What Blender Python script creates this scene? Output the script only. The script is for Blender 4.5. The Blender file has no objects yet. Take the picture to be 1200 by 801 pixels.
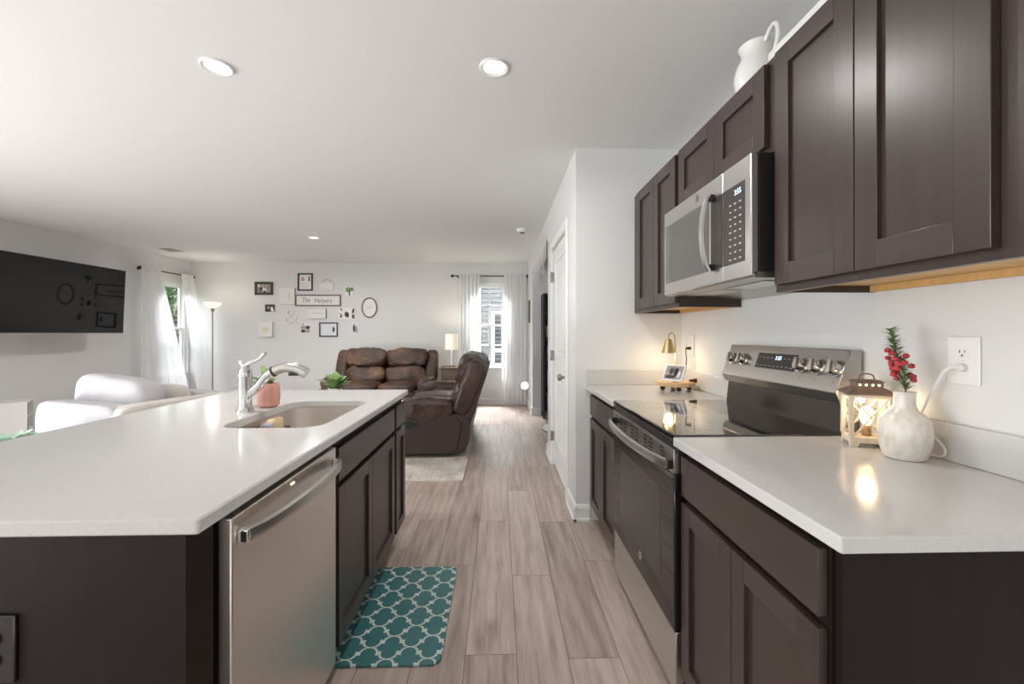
import bpy, bmesh, math, random
from mathutils import Vector, Matrix, noise
random.seed(7)
C = bpy.context.scene.collection
sc = bpy.context.scene
R = math.radians
PI = math.pi

# ------------------------------------------------------------------ camera, world, sun, exposure
EYE = 1.26
cam_d = bpy.data.cameras.new('camera'); cam = bpy.data.objects.new('camera', cam_d); C.objects.link(cam)
cam.location = (0, 0, EYE); cam.rotation_euler = (R(90), 0, -math.atan(15.2/510))
cam_d.sensor_width = 36; cam_d.lens = 36*510/1200; cam_d.shift_y = -10/1200; cam_d.clip_start = 0.05
sc.camera = cam
sc.view_settings.view_transform = 'Standard'; sc.view_settings.look = 'None'
sc.view_settings.exposure = 0.2; sc.view_settings.gamma = 1; sc.view_settings.use_curve_mapping = False
world = bpy.data.worlds.new('world'); sc.world = world; world.use_nodes = True
wn = world.node_tree.nodes; wl = world.node_tree.links
sky = wn.new('ShaderNodeTexSky'); sky.sky_type = 'NISHITA'; sky.sun_disc = False
sky.sun_elevation = R(48); sky.sun_rotation = R(150); sky.air_density = 1.3; sky.dust_density = 2.5
wn['Background'].inputs['Strength'].default_value = 0.16
wl.new(sky.outputs[0], wn['Background'].inputs['Color'])
sun_d = bpy.data.lights.new('sun', 'SUN'); sun_d.energy = 1.6; sun_d.angle = R(3); sun_d.color = (1, .95, .88)
sun = bpy.data.objects.new('sun', sun_d); C.objects.link(sun); sun.rotation_euler = (R(44), 0, R(-20))

def area(name, loc, rot, sx, sy, power, color=(1, 1, 1), shape='RECTANGLE', spread=180):
    d = bpy.data.lights.new(name, 'AREA'); d.energy = power; d.color = color; d.shape = shape
    d.size = sx; d.size_y = sy; d.spread = R(spread)
    o = bpy.data.objects.new(name, d); C.objects.link(o); o.location = loc; o.rotation_euler = rot
    return o
# daylight at the unseen patio opening, extra sky outside both windows, added room fill
area('daylight_patio', (-5.30, .3, 1.15), (0, R(-90), 0), 2.1, 3.4, 125, (.94, .972, 1))
area('patio_ceiling_fill', (-5.25, .3, .12), (0, R(-125), 0), .6, 3.4, 130, (.97, .985, 1))  # added fill aimed upward to brighten the ceiling on the left
area('rear_ceiling_fill', (-2.2, -3.0, .12), (R(125), 0, 0), 3.2, .6, 34, (.97, .985, 1))  # added upward fill behind the camera for the kitchen ceiling
area('rear_fill', (-2.2, -3.10, 1.35), (R(90), 0, 0), 3.2, 1.9, 10, (.97, .985, 1))  # added weak fill from behind the camera, no known window there
area('daylight_side_window', (-6.5, 7.31, 3.0), (0, R(-50), 0), 1.2, 1.4, 240, (.93, .97, 1))
area('nook_fill', (1.4, 5.7, 2.49), (0, 0, 0), .12, .12, 2.2, (1, .97, .94), 'DISK', 170)  # added fill without a fixture, lifts the dark nook
area('daylight_end_window', (-.17, 8.8, 3.0), (R(-50), 0, 0), 1.4, .8, 850, (.95, .98, 1))

# ------------------------------------------------------------------ materials
def lin(c):
    return tuple((v/255/12.92 if v/255 <= .04045 else ((v/255+.055)/1.055)**2.4) for v in c)
class NT:
    def __init__(s, name):
        s.m = bpy.data.materials.new(name); s.m.use_nodes = True
        s.t = s.m.node_tree; s.b = s.t.nodes['Principled BSDF']
    def n(s, typ, **kw):
        nd = s.t.nodes.new('ShaderNode'+typ)
        for k, v in kw.items(): setattr(nd, k, v)
        return nd
    def l(s, a, b): s.t.links.new(a, b)
    def math(s, op, a, b=None, c=None):
        nd = s.n('Math', operation=op)
        for i, v in enumerate((a, b, c)):
            if v is None: continue
            if isinstance(v, (int, float)): nd.inputs[i].default_value = v
            else: s.l(v, nd.inputs[i])
        return nd.outputs[0]
    def ramp(s, fac, stops):
        nd = s.n('ValToRGB'); e = nd.color_ramp.elements
        while len(e) < len(stops): e.new(.5)
        for el, (p, c) in zip(e, stops): el.position = p; el.color = (*c, 1)
        s.l(fac, nd.inputs[0]); return nd.outputs[0]
    def noise(s, vec, scale, detail=3, rough=.5):
        nd = s.n('TexNoise'); nd.inputs['Scale'].default_value = scale
        nd.inputs['Detail'].default_value = detail; nd.inputs['Roughness'].default_value = rough
        if vec is not None: s.l(vec, nd.inputs['Vector'])
        return nd.outputs[0]
    def obj(s, scale=(1, 1, 1)):
        tc = s.n('TexCoord'); mp = s.n('Mapping'); mp.inputs['Scale'].default_value = scale
        s.l(tc.outputs['Object'], mp.inputs['Vector']); return mp.outputs[0]
    def bump(s, h, strength, dist=.01):
        nd = s.n('Bump'); nd.inputs['Strength'].default_value = strength; nd.inputs['Distance'].default_value = dist
        s.l(h, nd.inputs['Height']); s.l(nd.outputs[0], s.b.inputs['Normal'])
def mat(name, rgb, rough=.5, metal=0, spec=.5, var=0, vscale=(8, 8, 8), bump=0, bscale=60, bdist=.004, coat=0, emit=None, estr=0, sheen=0):
    k = NT(name); c = lin(rgb); b = k.b
    b.inputs['Base Color'].default_value = (*c, 1); b.inputs['Roughness'].default_value = rough
    b.inputs['Metallic'].default_value = metal; b.inputs['Specular IOR Level'].default_value = spec
    if coat: b.inputs['Coat Weight'].default_value = coat; b.inputs['Coat Roughness'].default_value = .08
    if sheen: b.inputs['Sheen Weight'].default_value = sheen
    if emit: b.inputs['Emission Color'].default_value = (*lin(emit), 1); b.inputs['Emission Strength'].default_value = estr
    if var:
        f = k.noise(k.obj(vscale), 1, 4)
        k.l(k.ramp(f, [(.3, tuple(v*(1-var) for v in c)), (.7, tuple(min(1, v*(1+var)) for v in c))]), b.inputs['Base Color'])
    if bump: k.bump(k.noise(k.obj(), bscale, 3), bump, bdist)
    return k.m
M = {}
M['wall'] = mat('wall_paint', (223, 223, 222), .9, spec=.2, bump=.03, bscale=180)
M['ceiling'] = mat('ceiling_paint', (230, 230, 230), .95, spec=.1, bump=.06, bscale=120)
M['trim'] = mat('white_trim', (236, 236, 235), .45)
M['white_plastic'] = mat('white_plastic', (238, 238, 236), .35)
M['espresso'] = mat('espresso_cabinet', (60, 48, 44), .32, var=.10, vscale=(60, 60, 2.2), bump=.08, bscale=220, bdist=.001)
M['espresso_h'] = mat('espresso_cabinet_rail', (66, 54, 50), .32, var=.10, vscale=(60, 2.2, 60), bump=.08, bscale=220, bdist=.001)  # horizontal grain; the lighter tone paints in its reflection
M['espresso_shaded'] = mat('espresso_panel_shaded', (33, 24, 22), .5, spec=.15, var=.10, vscale=(40, 40, 2))  # darker copy of the cabinet espresso, shade on the panels painted in
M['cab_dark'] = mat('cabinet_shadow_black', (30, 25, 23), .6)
M['birch'] = mat('cabinet_birch_underside', (214, 172, 112), .5, var=.12, vscale=(6, 40, 6))
def quartz():
    k = NT('white_quartz'); v = k.noise(k.obj(), 420, 2, .7)
    k.l(k.ramp(v, [(.28, lin((188, 185, 182))), (.42, lin((201, 199, 196))), (.62, lin((205, 203, 201))), (.76, lin((214, 213, 211)))]), k.b.inputs['Base Color'])
    k.b.inputs['Roughness'].default_value = .13; return k.m
M['quartz'] = quartz()
def steel(name, rgb=(178, 174, 170), rough=.28, axis=1):
    k = NT(name); sx = [500, 500, 500]; sx[axis] = 2
    f = k.noise(k.obj(tuple(sx)), 1, 2)
    k.b.inputs['Base Color'].default_value = (*lin(rgb), 1)
    k.b.inputs['Metallic'].default_value = 1; k.b.inputs['Roughness'].default_value = rough
    k.b.inputs['Anisotropic'].default_value = .4
    k.bump(f, .012, .001)
    return k.m
M['steel'] = steel('brushed_steel')
M['steel_v'] = steel('brushed_steel_vertical', (228, 222, 216), .32, axis=2)
M['steel_light'] = steel('brushed_steel_light', (208, 206, 203), .3)
M['sink_steel'] = steel('sink_steel', (232, 226, 220), .34, 2)
M['riser_steel'] = mat('dark_polished_steel', (96, 90, 86), .12, 1)
M['chrome'] = mat('chrome', (215, 215, 215), .06, 1)
M['satin_steel'] = mat('satin_steel', (196, 193, 189), .22, 1)
M['nickel'] = mat('brushed_nickel', (160, 152, 142), .3, 1)
M['black_glass'] = mat('black_glass', (8, 8, 8), .04, spec=.42)
M['cook_glass'] = mat('cooktop_glass', (12, 11, 11), .03, spec=1.0, coat=.6)
M['oven_glass'] = mat('oven_door_glass', (30, 26, 25), .04, spec=.7)
M['micro_glass'] = mat('microwave_window', (92, 90, 88), .06, spec=.8)
M['black'] = mat('black_plastic', (22, 20, 20), .4)
M['black_satin'] = mat('black_satin', (34, 31, 31), .3)
M['charcoal'] = mat('charcoal_panel', (60, 56, 54), .25)
M['brass'] = mat('antique_brass', (176, 152, 116), .35, .9)
M['gold'] = mat('gold_shade', (205, 180, 132), .32, .85)
M['leather'] = mat('brown_leather', (66, 46, 39), .32, var=.3, vscale=(5, 5, 5), bump=.6, bscale=16, bdist=.02)
def leather_worn():
    k = NT('worn_brown_leather'); f = k.noise(k.obj(), 3.2, 5, .6)
    k.l(k.ramp(f, [(.3, lin((50, 38, 33))), (.5, lin((74, 54, 44))), (.68, lin((122, 86, 62)))]), k.b.inputs['Base Color'])
    k.b.inputs['Roughness'].default_value = .36
    k.bump(k.noise(k.obj((1, 1, 2.2)), 11, 5, .6), .8, .03); return k.m
M['leather_worn'] = leather_worn()
M['leather_dark'] = mat('dark_leather_side', (58, 42, 38), .5, var=.15, vscale=(4, 4, 4), bump=.2, bscale=60)
M['slipcover'] = mat('white_slipcover', (190, 188, 190), .95, spec=.1, var=.04, bump=.25, bscale=160)
M['linen'] = mat('pale_linen', (206, 200, 194), .95, spec=.1, bump=.25, bscale=160)
M['mint'] = mat('mint_leaves', (200, 222, 206), .5, var=.15)
M['teal'] = mat('teal_fabric', (44, 132, 122), .8)
M['leaf'] = mat('green_leaf', (150, 182, 112), .4, var=.25, vscale=(20, 20, 20))
M['leaf_dark'] = mat('dark_leaf', (58, 84, 48), .45, var=.25, vscale=(20, 20, 20))
M['leaf_pale'] = mat('pale_leaf', (206, 216, 192), .5, var=.1)
M['terracotta'] = mat('pink_terracotta', (212, 156, 142), .6, var=.16, vscale=(60, 60, 4), bump=.3, bscale=40)
M['ceramic'] = mat('white_ceramic', (226, 225, 222), .25)
def crackle():
    k = NT('cream_glaze'); o = k.obj(); f = k.noise(k.obj((1, 1, .35)), 70, 5)
    k.l(k.ramp(f, [(.32, lin((214, 205, 193))), (.5, lin((226, 219, 209))), (.7, lin((233, 227, 219)))]), k.b.inputs['Base Color'])
    k.b.inputs['Roughness'].default_value = .28; k.bump(f, .12, .003); return k.m
M['crackle'] = crackle()
M['berry'] = mat('red_blossom', (186, 52, 62), .5, var=.25, vscale=(80, 80, 80))
M['stem_green'] = mat('stem_green', (112, 132, 72), .6, var=.2, vscale=(40, 40, 40))
M['lantern_wood'] = mat('whitewashed_wood', (214, 202, 184), .7, var=.12, vscale=(40, 40, 6))
M['lantern_roof'] = mat('bronze_tin', (128, 108, 94), .45, .35, var=.2, vscale=(30, 30, 30))
M['wood_slice'] = mat('wood_slice', (208, 172, 130), .65, var=.28, vscale=(14, 14, 40))
M['bark'] = mat('dark_peg', (58, 40, 30), .6)
M['end_table'] = mat('grey_brown_wood', (104, 90, 76), .5, var=.2, vscale=(30, 3, 30))
M['lamp_fabric'] = mat('lamp_shade_lit', (246, 238, 226), .9, emit=(255, 236, 210), estr=.35)
M['uplight_glass'] = mat('frosted_uplight', (250, 246, 238), .4, emit=(255, 246, 232), estr=.55)
M['bulb'] = mat('warm_bulb', (255, 240, 210), .4, emit=(255, 214, 150), estr=5)
M['bulb_soft'] = mat('soft_bulb', (255, 240, 210), .4, emit=(255, 226, 176), estr=6)
M['led'] = mat('downlight_lens', (255, 255, 255), .4, emit=(255, 252, 246), estr=5)
M['nightlight'] = mat('nightlight_lens', (255, 255, 255), .4, emit=(255, 252, 246), estr=1.2)
M['display'] = mat('display_digits', (220, 240, 255), .4, emit=(205, 232, 255), estr=1.6)
M['white_ink'] = mat('pale_ink', (190, 186, 182), .6)
M['grey_ink'] = mat('grey_ink', (120, 118, 116), .6)
M['navy'] = mat('navy_bookcase', (44, 46, 58), .45)
M['dark_frame'] = mat('dark_wood_frame', (72, 64, 58), .5, var=.2, vscale=(20, 60, 60))
M['black_frame'] = mat('black_frame', (48, 44, 43), .4)
M['brown_frame'] = mat('driftwood_frame', (120, 106, 92), .6, var=.2, vscale=(60, 20, 20))
M['paper'] = mat('paper', (236, 235, 234), .8)
M['paper_cool'] = mat('cool_paper', (224, 226, 232), .8)
M['ink'] = mat('black_ink', (46, 44, 46), .7)
M['skin_tone'] = mat('photo_warm', (206, 176, 152), .7)
M['photo_green'] = mat('photo_green', (126, 150, 96), .7, var=.3, vscale=(60, 60, 60))
M['photo_dark'] = mat('photo_dark', (62, 58, 58), .6, var=.4, vscale=(60, 60, 60))
M['photo_grey'] = mat('photo_grey', (158, 156, 154), .6, var=.25, vscale=(50, 50, 50))
M['canvas'] = mat('white_canvas', (232, 231, 229), .85)
M['canvas_side'] = mat('canvas_edge', (176, 172, 166), .85)
M['heart'] = mat('pale_gold', (222, 216, 188), .7)
M['curtain_rod'] = mat('bronze_rod', (40, 36, 34), .4, .4)
M['siding'] = mat('grey_siding', (122, 125, 130), .7)
M['house_glass'] = mat('house_glass', (38, 46, 58), .1)
M['fence'] = mat('weathered_fence', (116, 108, 104), .8, var=.2, vscale=(3, 30, 3))
M['tree_leaf'] = mat('tree_leaves', (96, 138, 82), .6, var=.4, vscale=(4, 4, 4))
M['lawn'] = mat('lawn', (96, 122, 66), .9, var=.3, vscale=(3, 3, 3))
M['bark_tree'] = mat('tree_bark', (92, 78, 66), .8)
M['blue_book'] = mat('blue_book', (48, 92, 128), .6)
M['dark_book'] = mat('dark_book', (44, 44, 50), .6)
M['tan'] = mat('tan_basket', (168, 136, 104), .8, bump=.4, bscale=90)
M['sponge'] = mat('pale_sponge', (222, 196, 158), .9, bump=.4, bscale=220)
M['sponge_grey'] = mat('grey_scrubber', (170, 172, 178), .9, bump=.5, bscale=260)
M['shag'] = mat('white_shag', (226, 222, 216), 1, spec=.1, bump=.8, bscale=140, bdist=.02)
M['lace'] = mat('white_lace', (236, 235, 232), .9)
def glass():
    k = NT('clear_pane'); t = k.t; out = t.nodes['Material Output']
    tr = k.n('BsdfTransparent'); gl = k.n('BsdfGlossy'); gl.inputs['Roughness'].default_value = .02
    mx = k.n('MixShader'); mx.inputs[0].default_value = .05
    k.l(tr.outputs[0], mx.inputs[1]); k.l(gl.outputs[0], mx.inputs[2]); k.l(mx.outputs[0], out.inputs[0]); return k.m
M['glass'] = glass()
def sheer():
    k = NT('sheer_curtain'); t = k.t; out = t.nodes['Material Output']
    tl = k.n('BsdfTranslucent'); tl.inputs[0].default_value = (.95, .95, .96, 1)
    df = k.n('BsdfDiffuse'); df.inputs[0].default_value = (.9, .9, .905, 1)
    tr = k.n('BsdfTransparent')
    a = k.n('MixShader'); a.inputs[0].default_value = .45; k.l(df.outputs[0], a.inputs[1]); k.l(tl.outputs[0], a.inputs[2])
    b = k.n('MixShader'); b.inputs[0].default_value = .14; k.l(a.outputs[0], b.inputs[1]); k.l(tr.outputs[0], b.inputs[2])
    k.l(b.outputs[0], out.inputs[0]); return k.m
M['sheer'] = sheer()
def planks():
    k = NT('oak_plank_floor'); tc = k.n('TexCoord'); sp = k.n('SeparateXYZ'); k.l(tc.outputs['Object'], sp.inputs[0])
    x = k.math('DIVIDE', k.math('ADD', sp.outputs[0], .132), .2005); row = k.math('FLOOR', x); fx = k.math('FRACT', x)
    off = k.math('ADD', k.math('MULTIPLY', row, .58), k.math('MULTIPLY', k.math('SINE', k.math('MULTIPLY', row, 7.3)), .1))
    y = k.math('DIVIDE', k.math('ADD', k.math('SUBTRACT', sp.outputs[1], 2.93), off), 1.22)
    col = k.math('FLOOR', y); fy = k.math('FRACT', y)
    cb = k.n('CombineXYZ'); k.l(row, cb.inputs[0]); k.l(col, cb.inputs[1])
    wn_ = k.n('TexWhiteNoise', noise_dimensions='2D'); k.l(cb.outputs[0], wn_.inputs['Vector'])
    rnd = wn_.outputs['Value']
    g = k.n('CombineXYZ')
    k.l(k.math('ADD', k.math('MULTIPLY', sp.outputs[0], 16), k.math('MULTIPLY', rnd, 37)), g.inputs[0])
    k.l(k.math('ADD', k.math('MULTIPLY', sp.outputs[1], 1.1), k.math('MULTIPLY', rnd, 91)), g.inputs[1])
    gr = k.noise(g.outputs[0], 1.6, 5, .62)
    g2 = k.n('CombineXYZ'); k.l(k.math('MULTIPLY', sp.outputs[0], 260), g2.inputs[0]); k.l(k.math('MULTIPLY', sp.outputs[1], 5), g2.inputs[1])
    fine = k.noise(g2.outputs[0], 1, 3)
    g3 = k.n('CombineXYZ'); k.l(k.math('ADD', k.math('MULTIPLY', sp.outputs[0], 5), k.math('MULTIPLY', rnd, 53)), g3.inputs[0]); k.l(k.math('ADD', k.math('MULTIPLY', sp.outputs[1], 2.2), k.math('MULTIPLY', rnd, 17)), g3.inputs[1])
    knot = k.noise(g3.outputs[0], 1.0, 2)
    v = k.math('ADD', k.math('ADD', k.math('SUBTRACT', k.math('MULTIPLY', gr, .86), .12), k.math('MULTIPLY', fine, .18)), k.math('MULTIPLY', k.math('SUBTRACT', rnd, .5), .20))
    v = k.math('SUBTRACT', v, k.math('MULTIPLY', k.math('MAXIMUM', k.math('SUBTRACT', knot, .62), 0), 1.3))
    colr = k.ramp(v, [(.12, lin((124, 108, 98))), (.32, lin((168, 150, 139))), (.5, lin((192, 175, 164))), (.68, lin((206, 192, 181)))])
    ex = k.math('MULTIPLY', k.math('MINIMUM', fx, k.math('SUBTRACT', 1, fx)), .2005)
    ey = k.math('MULTIPLY', k.math('MINIMUM', fy, k.math('SUBTRACT', 1, fy)), 1.22)
    e = k.math('GREATER_THAN', k.math('MINIMUM', ex, ey), .0013)
    mx = k.n('MixRGB'); mx.inputs[1].default_value = (*lin((98, 82, 72)), 1); k.l(e, mx.inputs[0]); k.l(colr, mx.inputs[2])
    k.l(mx.outputs[0], k.b.inputs['Base Color']); k.b.inputs['Roughness'].default_value = .36
    k.bump(k.math('ADD', k.math('MULTIPLY', fine, .25), e), .12, .002); return k.m
M['floor'] = planks()
def trellis():
    k = NT('teal_trellis'); tc = k.n('TexCoord'); sp = k.n('SeparateXYZ'); k.l(tc.outputs['Object'], sp.inputs[0])
    A, B = .158, .127
    def cell(ox, oy):
        u = k.math('ADD', k.math('DIVIDE', sp.outputs[0], A), ox); v = k.math('ADD', k.math('DIVIDE', sp.outputs[1], B), oy)
        px = k.math('ABSOLUTE', k.math('MULTIPLY', k.math('SUBTRACT', k.math('FRACT', u), .5), A))
        py = k.math('ABSOLUTE', k.math('MULTIPLY', k.math('SUBTRACT', k.math('FRACT', v), .5), B))
        def circ(cx, cy, r):
            dx = k.math('SUBTRACT', px, cx); dy = k.math('SUBTRACT', py, cy)
            d = k.math('SQRT', k.math('ADD', k.math('MULTIPLY', dx, dx), k.math('MULTIPLY', dy, dy)))
            return k.math('SUBTRACT', d, r)
        def box(hx, hy): return k.math('MAXIMUM', k.math('SUBTRACT', px, hx), k.math('SUBTRACT', py, hy))
        d = k.math('MINIMUM', circ(0, .031, .0305), box(.0465, .022))
        return k.math('MINIMUM', d, k.math('MINIMUM', box(.054, .0105), box(.066, .0035)))
    d = k.math('MINIMUM', cell(0, 0), cell(.5, .5))
    w = k.math('GREATER_THAN', d, -.0012)
    mx = k.n('MixRGB'); k.l(w, mx.inputs[0]); mx.inputs[1].default_value = (*lin((62, 118, 120)), 1); mx.inputs[2].default_value = (*lin((206, 214, 204)), 1)
    k.l(mx.outputs[0], k.b.inputs['Base Color']); k.b.inputs['Roughness'].default_value = .4
    k.bump(k.noise(k.obj(), 300, 2), .15, .002); return k.m
M['trellis'] = trellis()
def rugmat():
    k = NT('distressed_cream_rug'); o = k.obj(); f = k.noise(o, 3.5, 6, .7); g = k.noise(k.obj((30, 2, 1)), 2, 3)
    k.l(k.ramp(k.math('ADD', k.math('MULTIPLY', f, .7), k.math('MULTIPLY', g, .3)), [(.36, lin((172, 162, 152))), (.5, lin((206, 198, 188))), (.62, lin((222, 216, 208)))]), k.b.inputs['Base Color'])
    k.b.inputs['Roughness'].default_value = .95; k.bump(f, .3, .01); return k.m
M['rug'] = rugmat()

# ------------------------------------------------------------------ mesh helpers
class MB:
    def __init__(s): s.bm = bmesh.new(); s.mats = []
    def mi(s, m):
        m = M[m] if isinstance(m, str) else m
        if m not in s.mats: s.mats.append(m)
        return s.mats.index(m)
    def _add(s, tmp, m, smooth=False, mtx=None):
        i = s.mi(m)
        if mtx is not None: bmesh.ops.transform(tmp, matrix=mtx, verts=tmp.verts[:])
        mp = {v: s.bm.verts.new(v.co) for v in tmp.verts}
        for f in tmp.faces:
            try:
                nf = s.bm.faces.new([mp[v] for v in f.verts]); nf.material_index = i; nf.smooth = smooth if smooth != 'own' else f.smooth
            except ValueError: pass
        tmp.free(); return s
    def box(s, x0, x1, y0, y1, z0, z1, m, bev=0, seg=2, mtx=None):
        t = bmesh.new(); bmesh.ops.create_cube(t, size=1)
        for v in t.verts:
            v.co = Vector((x0+(v.co.x+.5)*(x1-x0), y0+(v.co.y+.5)*(y1-y0), z0+(v.co.z+.5)*(z1-z0)))
        if bev:
            r = bmesh.ops.bevel(t, geom=t.edges[:], offset=min(bev, .49*min(abs(x1-x0), abs(y1-y0), abs(z1-z0))), segments=seg, profile=.5, affect='EDGES')
            for f in r['faces']: f.smooth = True
        return s._add(t, m, 'own', mtx)
    def prism(s, pts, a0, a1, m, plane='xz', bev=0, smooth=False, mtx=None):
        """polygon in a plane, extruded along the third axis from a0 to a1"""
        def P(p, a): return {'xz': (p[0], a, p[1]), 'xy': (p[0], p[1], a), 'yz': (a, p[0], p[1])}[plane]
        t = bmesh.new()
        A = [t.verts.new(P(p, a0)) for p in pts]; B = [t.verts.new(P(p, a1)) for p in pts]
        n = len(pts)
        t.faces.new(A); t.faces.new(B[::-1])
        for i in range(n): t.faces.new((A[i], B[i], B[(i+1) % n], A[(i+1) % n]))
        bmesh.ops.recalc_face_normals(t, faces=t.faces[:])
        if bev:
            r = bmesh.ops.bevel(t, geom=t.edges[:], offset=bev, segments=2, profile=.5, affect='EDGES')
            for f in r['faces']: f.smooth = True
        return s._add(t, m, True if smooth else 'own', mtx)
    def lathe(s, prof, m, at=(0, 0, 0), n=24, axis='z', mtx=None, cap=True):
        t = bmesh.new(); rings = []
        for r, z in prof:
            rings.append([t.verts.new((r*math.cos(2*PI*i/n), r*math.sin(2*PI*i/n), z)) for i in range(n)] if r > 1e-5 else [t.verts.new((0, 0, z))])
        for a, b in zip(rings, rings[1:]):
            for i in range(n):
                j = (i+1) % n
                if len(a) == 1 and len(b) == 1: continue
                if len(a) == 1: t.faces.new((a[0], b[i], b[j]))
                elif len(b) == 1: t.faces.new((a[i], a[j], b[0]))
                else: t.faces.new((a[i], a[j], b[j], b[i]))
        if cap:
            for rg in (rings[0], rings[-1]):
                if len(rg) > 2: t.faces.new(rg)
        bmesh.ops.recalc_face_normals(t, faces=t.faces[:])
        rot = {'z': Matrix(), 'x': Matrix.Rotation(R(90), 4, 'Y'), 'y': Matrix.Rotation(R(-90), 4, 'X')}[axis]
        mm = Matrix.Translation(at) @ rot
        return s._add(t, m, True, mm if mtx is None else mtx @ mm)
    def cyl(s, p0, p1, r, m, n=16, r1=None):
        p0, p1 = Vector(p0), Vector(p1); d = p1-p0
        q = d.to_track_quat('Z', 'Y').to_matrix().to_4x4()
        return s.lathe([(r, 0), (r if r1 is None else r1, d.length)], m, n=n, mtx=Matrix.Translation(p0) @ q)
    def tube(s, pts, r, m, n=10, closed=False, sub=0):
        pts = [Vector(p) for p in pts]; rs = r if isinstance(r, (list, tuple)) else [r]*len(pts)
        if sub:
            np_, nr = [], []
            N = len(pts)
            for i in range(N if closed else N-1):
                g = (lambda k: pts[k % N]) if closed else (lambda k: pts[max(0, min(N-1, k))])
                p0, p1, p2, p3 = g(i-1), g(i), g(i+1), g(i+2)
                for q in range(sub):
                    u = q/sub
                    np_.append(.5*((2*p1)+(-p0+p2)*u+(2*p0-5*p1+4*p2-p3)*u*u+(-p0+3*p1-3*p2+p3)*u**3))
                    nr.append(rs[i]*(1-u)+rs[(i+1) % N]*u)
            if not closed: np_.append(pts[-1]); nr.append(rs[-1])
            pts, rs = np_, nr
        t = bmesh.new(); rings = []; N = len(pts); up = None
        for i, p in enumerate(pts):
            a = pts[(i-1) % N] if closed or i else p; b = pts[(i+1) % N] if closed or i < N-1 else p
            d = (b-a).normalized()
            if up is None: up = d.orthogonal().normalized()
            up = (up-d*up.dot(d)).normalized(); sd = d.cross(up)
            rings.append([t.verts.new(p+rs[i]*(math.cos(2*PI*k/n)*up+math.sin(2*PI*k/n)*sd)) for k in range(n)])
        for i in range(N if closed else N-1):
            a, b = rings[i], rings[(i+1) % N]
            for k in range(n): t.faces.new((a[k], a[(k+1) % n], b[(k+1) % n], b[k]))
        if not closed: t.faces.new(rings[0][::-1]); t.faces.new(rings[-1])
        bmesh.ops.recalc_face_normals(t, faces=t.faces[:])
        return s._add(t, m, True)
    def puff(s, c, size, m, e=3.2, n=10, wr=0, wf=6, seed=0, mtx=None, sag=0):
        """soft cushion: a rounded box with wrinkles"""
        t = bmesh.new(); bmesh.ops.create_cube(t, size=2); bmesh.ops.subdivide_edges(t, edges=t.edges[:], cuts=n, use_grid_fill=True)
        for v in t.verts:
            p = v.co.copy(); l = (abs(p.x)**e+abs(p.y)**e+abs(p.z)**e)**(1/e)
            q = p/l
            w = Vector((q.x*size[0]/2, q.y*size[1]/2, q.z*size[2]/2))
            if wr:
                nv = noise.noise(Vector((w.x*wf, w.y*wf, w.z*wf))+Vector((seed*7.3, seed*3.1, 0)))+.5*noise.noise(Vector((w.x*wf*2.6, w.y*wf*2.6, w.z*wf*2.6))+Vector((seed*3, 9, seed)))
                w += q.normalized()*nv*wr
            if sag: w.z -= sag*(1-(q.x)**2)*(q.z > .3)
            v.co = w+Vector(c)
        return s._add(t, m, True, mtx)
    def quad(s, pts, m, smooth=False):
        i = s.mi(m); f = s.bm.faces.new([s.bm.verts.new(p) for p in pts]); f.material_index = i; f.smooth = smooth; return s
    def leaf(s, base, d, L, W, m, droop=.3, up=(0, 0, 1)):
        base = Vector(base); d = Vector(d).normalized(); u = Vector(up); sd = d.cross(u)
        sd = sd.normalized() if sd.length > 1e-4 else Vector((1, 0, 0)); nrm = sd.cross(d)
        t = bmesh.new(); rows = []; K = 6
        for k in range(K+1):
            a = k/K; w = W*math.sin(PI*min(1, .04+a*.96))**.8*(1-.25*a)
            p = base+d*L*a-Vector((0, 0, 1))*droop*L*a*a
            rows.append([t.verts.new(p-sd*w/2+nrm*w*.12), t.verts.new(p), t.verts.new(p+sd*w/2+nrm*w*.12)])
        for a, b in zip(rows, rows[1:]):
            for k in (0, 1): t.faces.new((a[k], a[k+1], b[k+1], b[k]))
        return s._add(t, m, True)
    def build(s, name, parent=None, origin=None, local=False, mod=None):
        """link as one mesh object; coordinates are world ones unless local"""
        bm = s.bm
        bmesh.ops.recalc_face_normals(bm, faces=bm.faces[:]) if False else None
        off = Vector((0, 0, 0))
        if parent is not None:
            if not local and parent.name not in LOCAL:
                q = parent
                while q is not None: off += q.location; q = q.parent
        elif origin is not None: off = Vector(origin)
        if off.length: bmesh.ops.translate(bm, verts=bm.verts[:], vec=-off)
        for ed in bm.edges:
            if len(ed.link_faces) == 2 and ed.calc_face_angle(0) > R(38): ed.smooth = False
        me = bpy.data.meshes.new(name); bm.to_mesh(me); bm.free()
        for m in s.mats: me.materials.append(m)
        o = bpy.data.objects.new(name, me); C.objects.link(o)
        if parent is not None:
            o.parent = parent
            if parent.name in LOCAL: LOCAL.add(o.name)
        elif origin is not None: o.location = origin
        if mod == 'solid':
            md = o.modifiers.new('thick', 'SOLIDIFY'); md.thickness = .002
        return o
LOCAL = set()
def tag(o, label, cat, group=None, kind=None):
    o['label'] = label; o['category'] = cat
    if group: o['group'] = group
    if kind: o['kind'] = kind
    return o
def thing(name, label, cat, loc=(0, 0, 0), rz=0, group=None, local=False):
    o = bpy.data.objects.new(name, None); C.objects.link(o); o.empty_display_size = .1
    o.location = loc; o.rotation_euler = (0, 0, rz)
    if local or rz: LOCAL.add(o.name)
    return tag(o, label, cat, group)
def struct(name, mb, label, cat, parent=None):
    o = mb.build(name, parent)
    if parent is None: o['kind'] = 'structure'; o['label'] = label; o['category'] = cat
    return o
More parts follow.
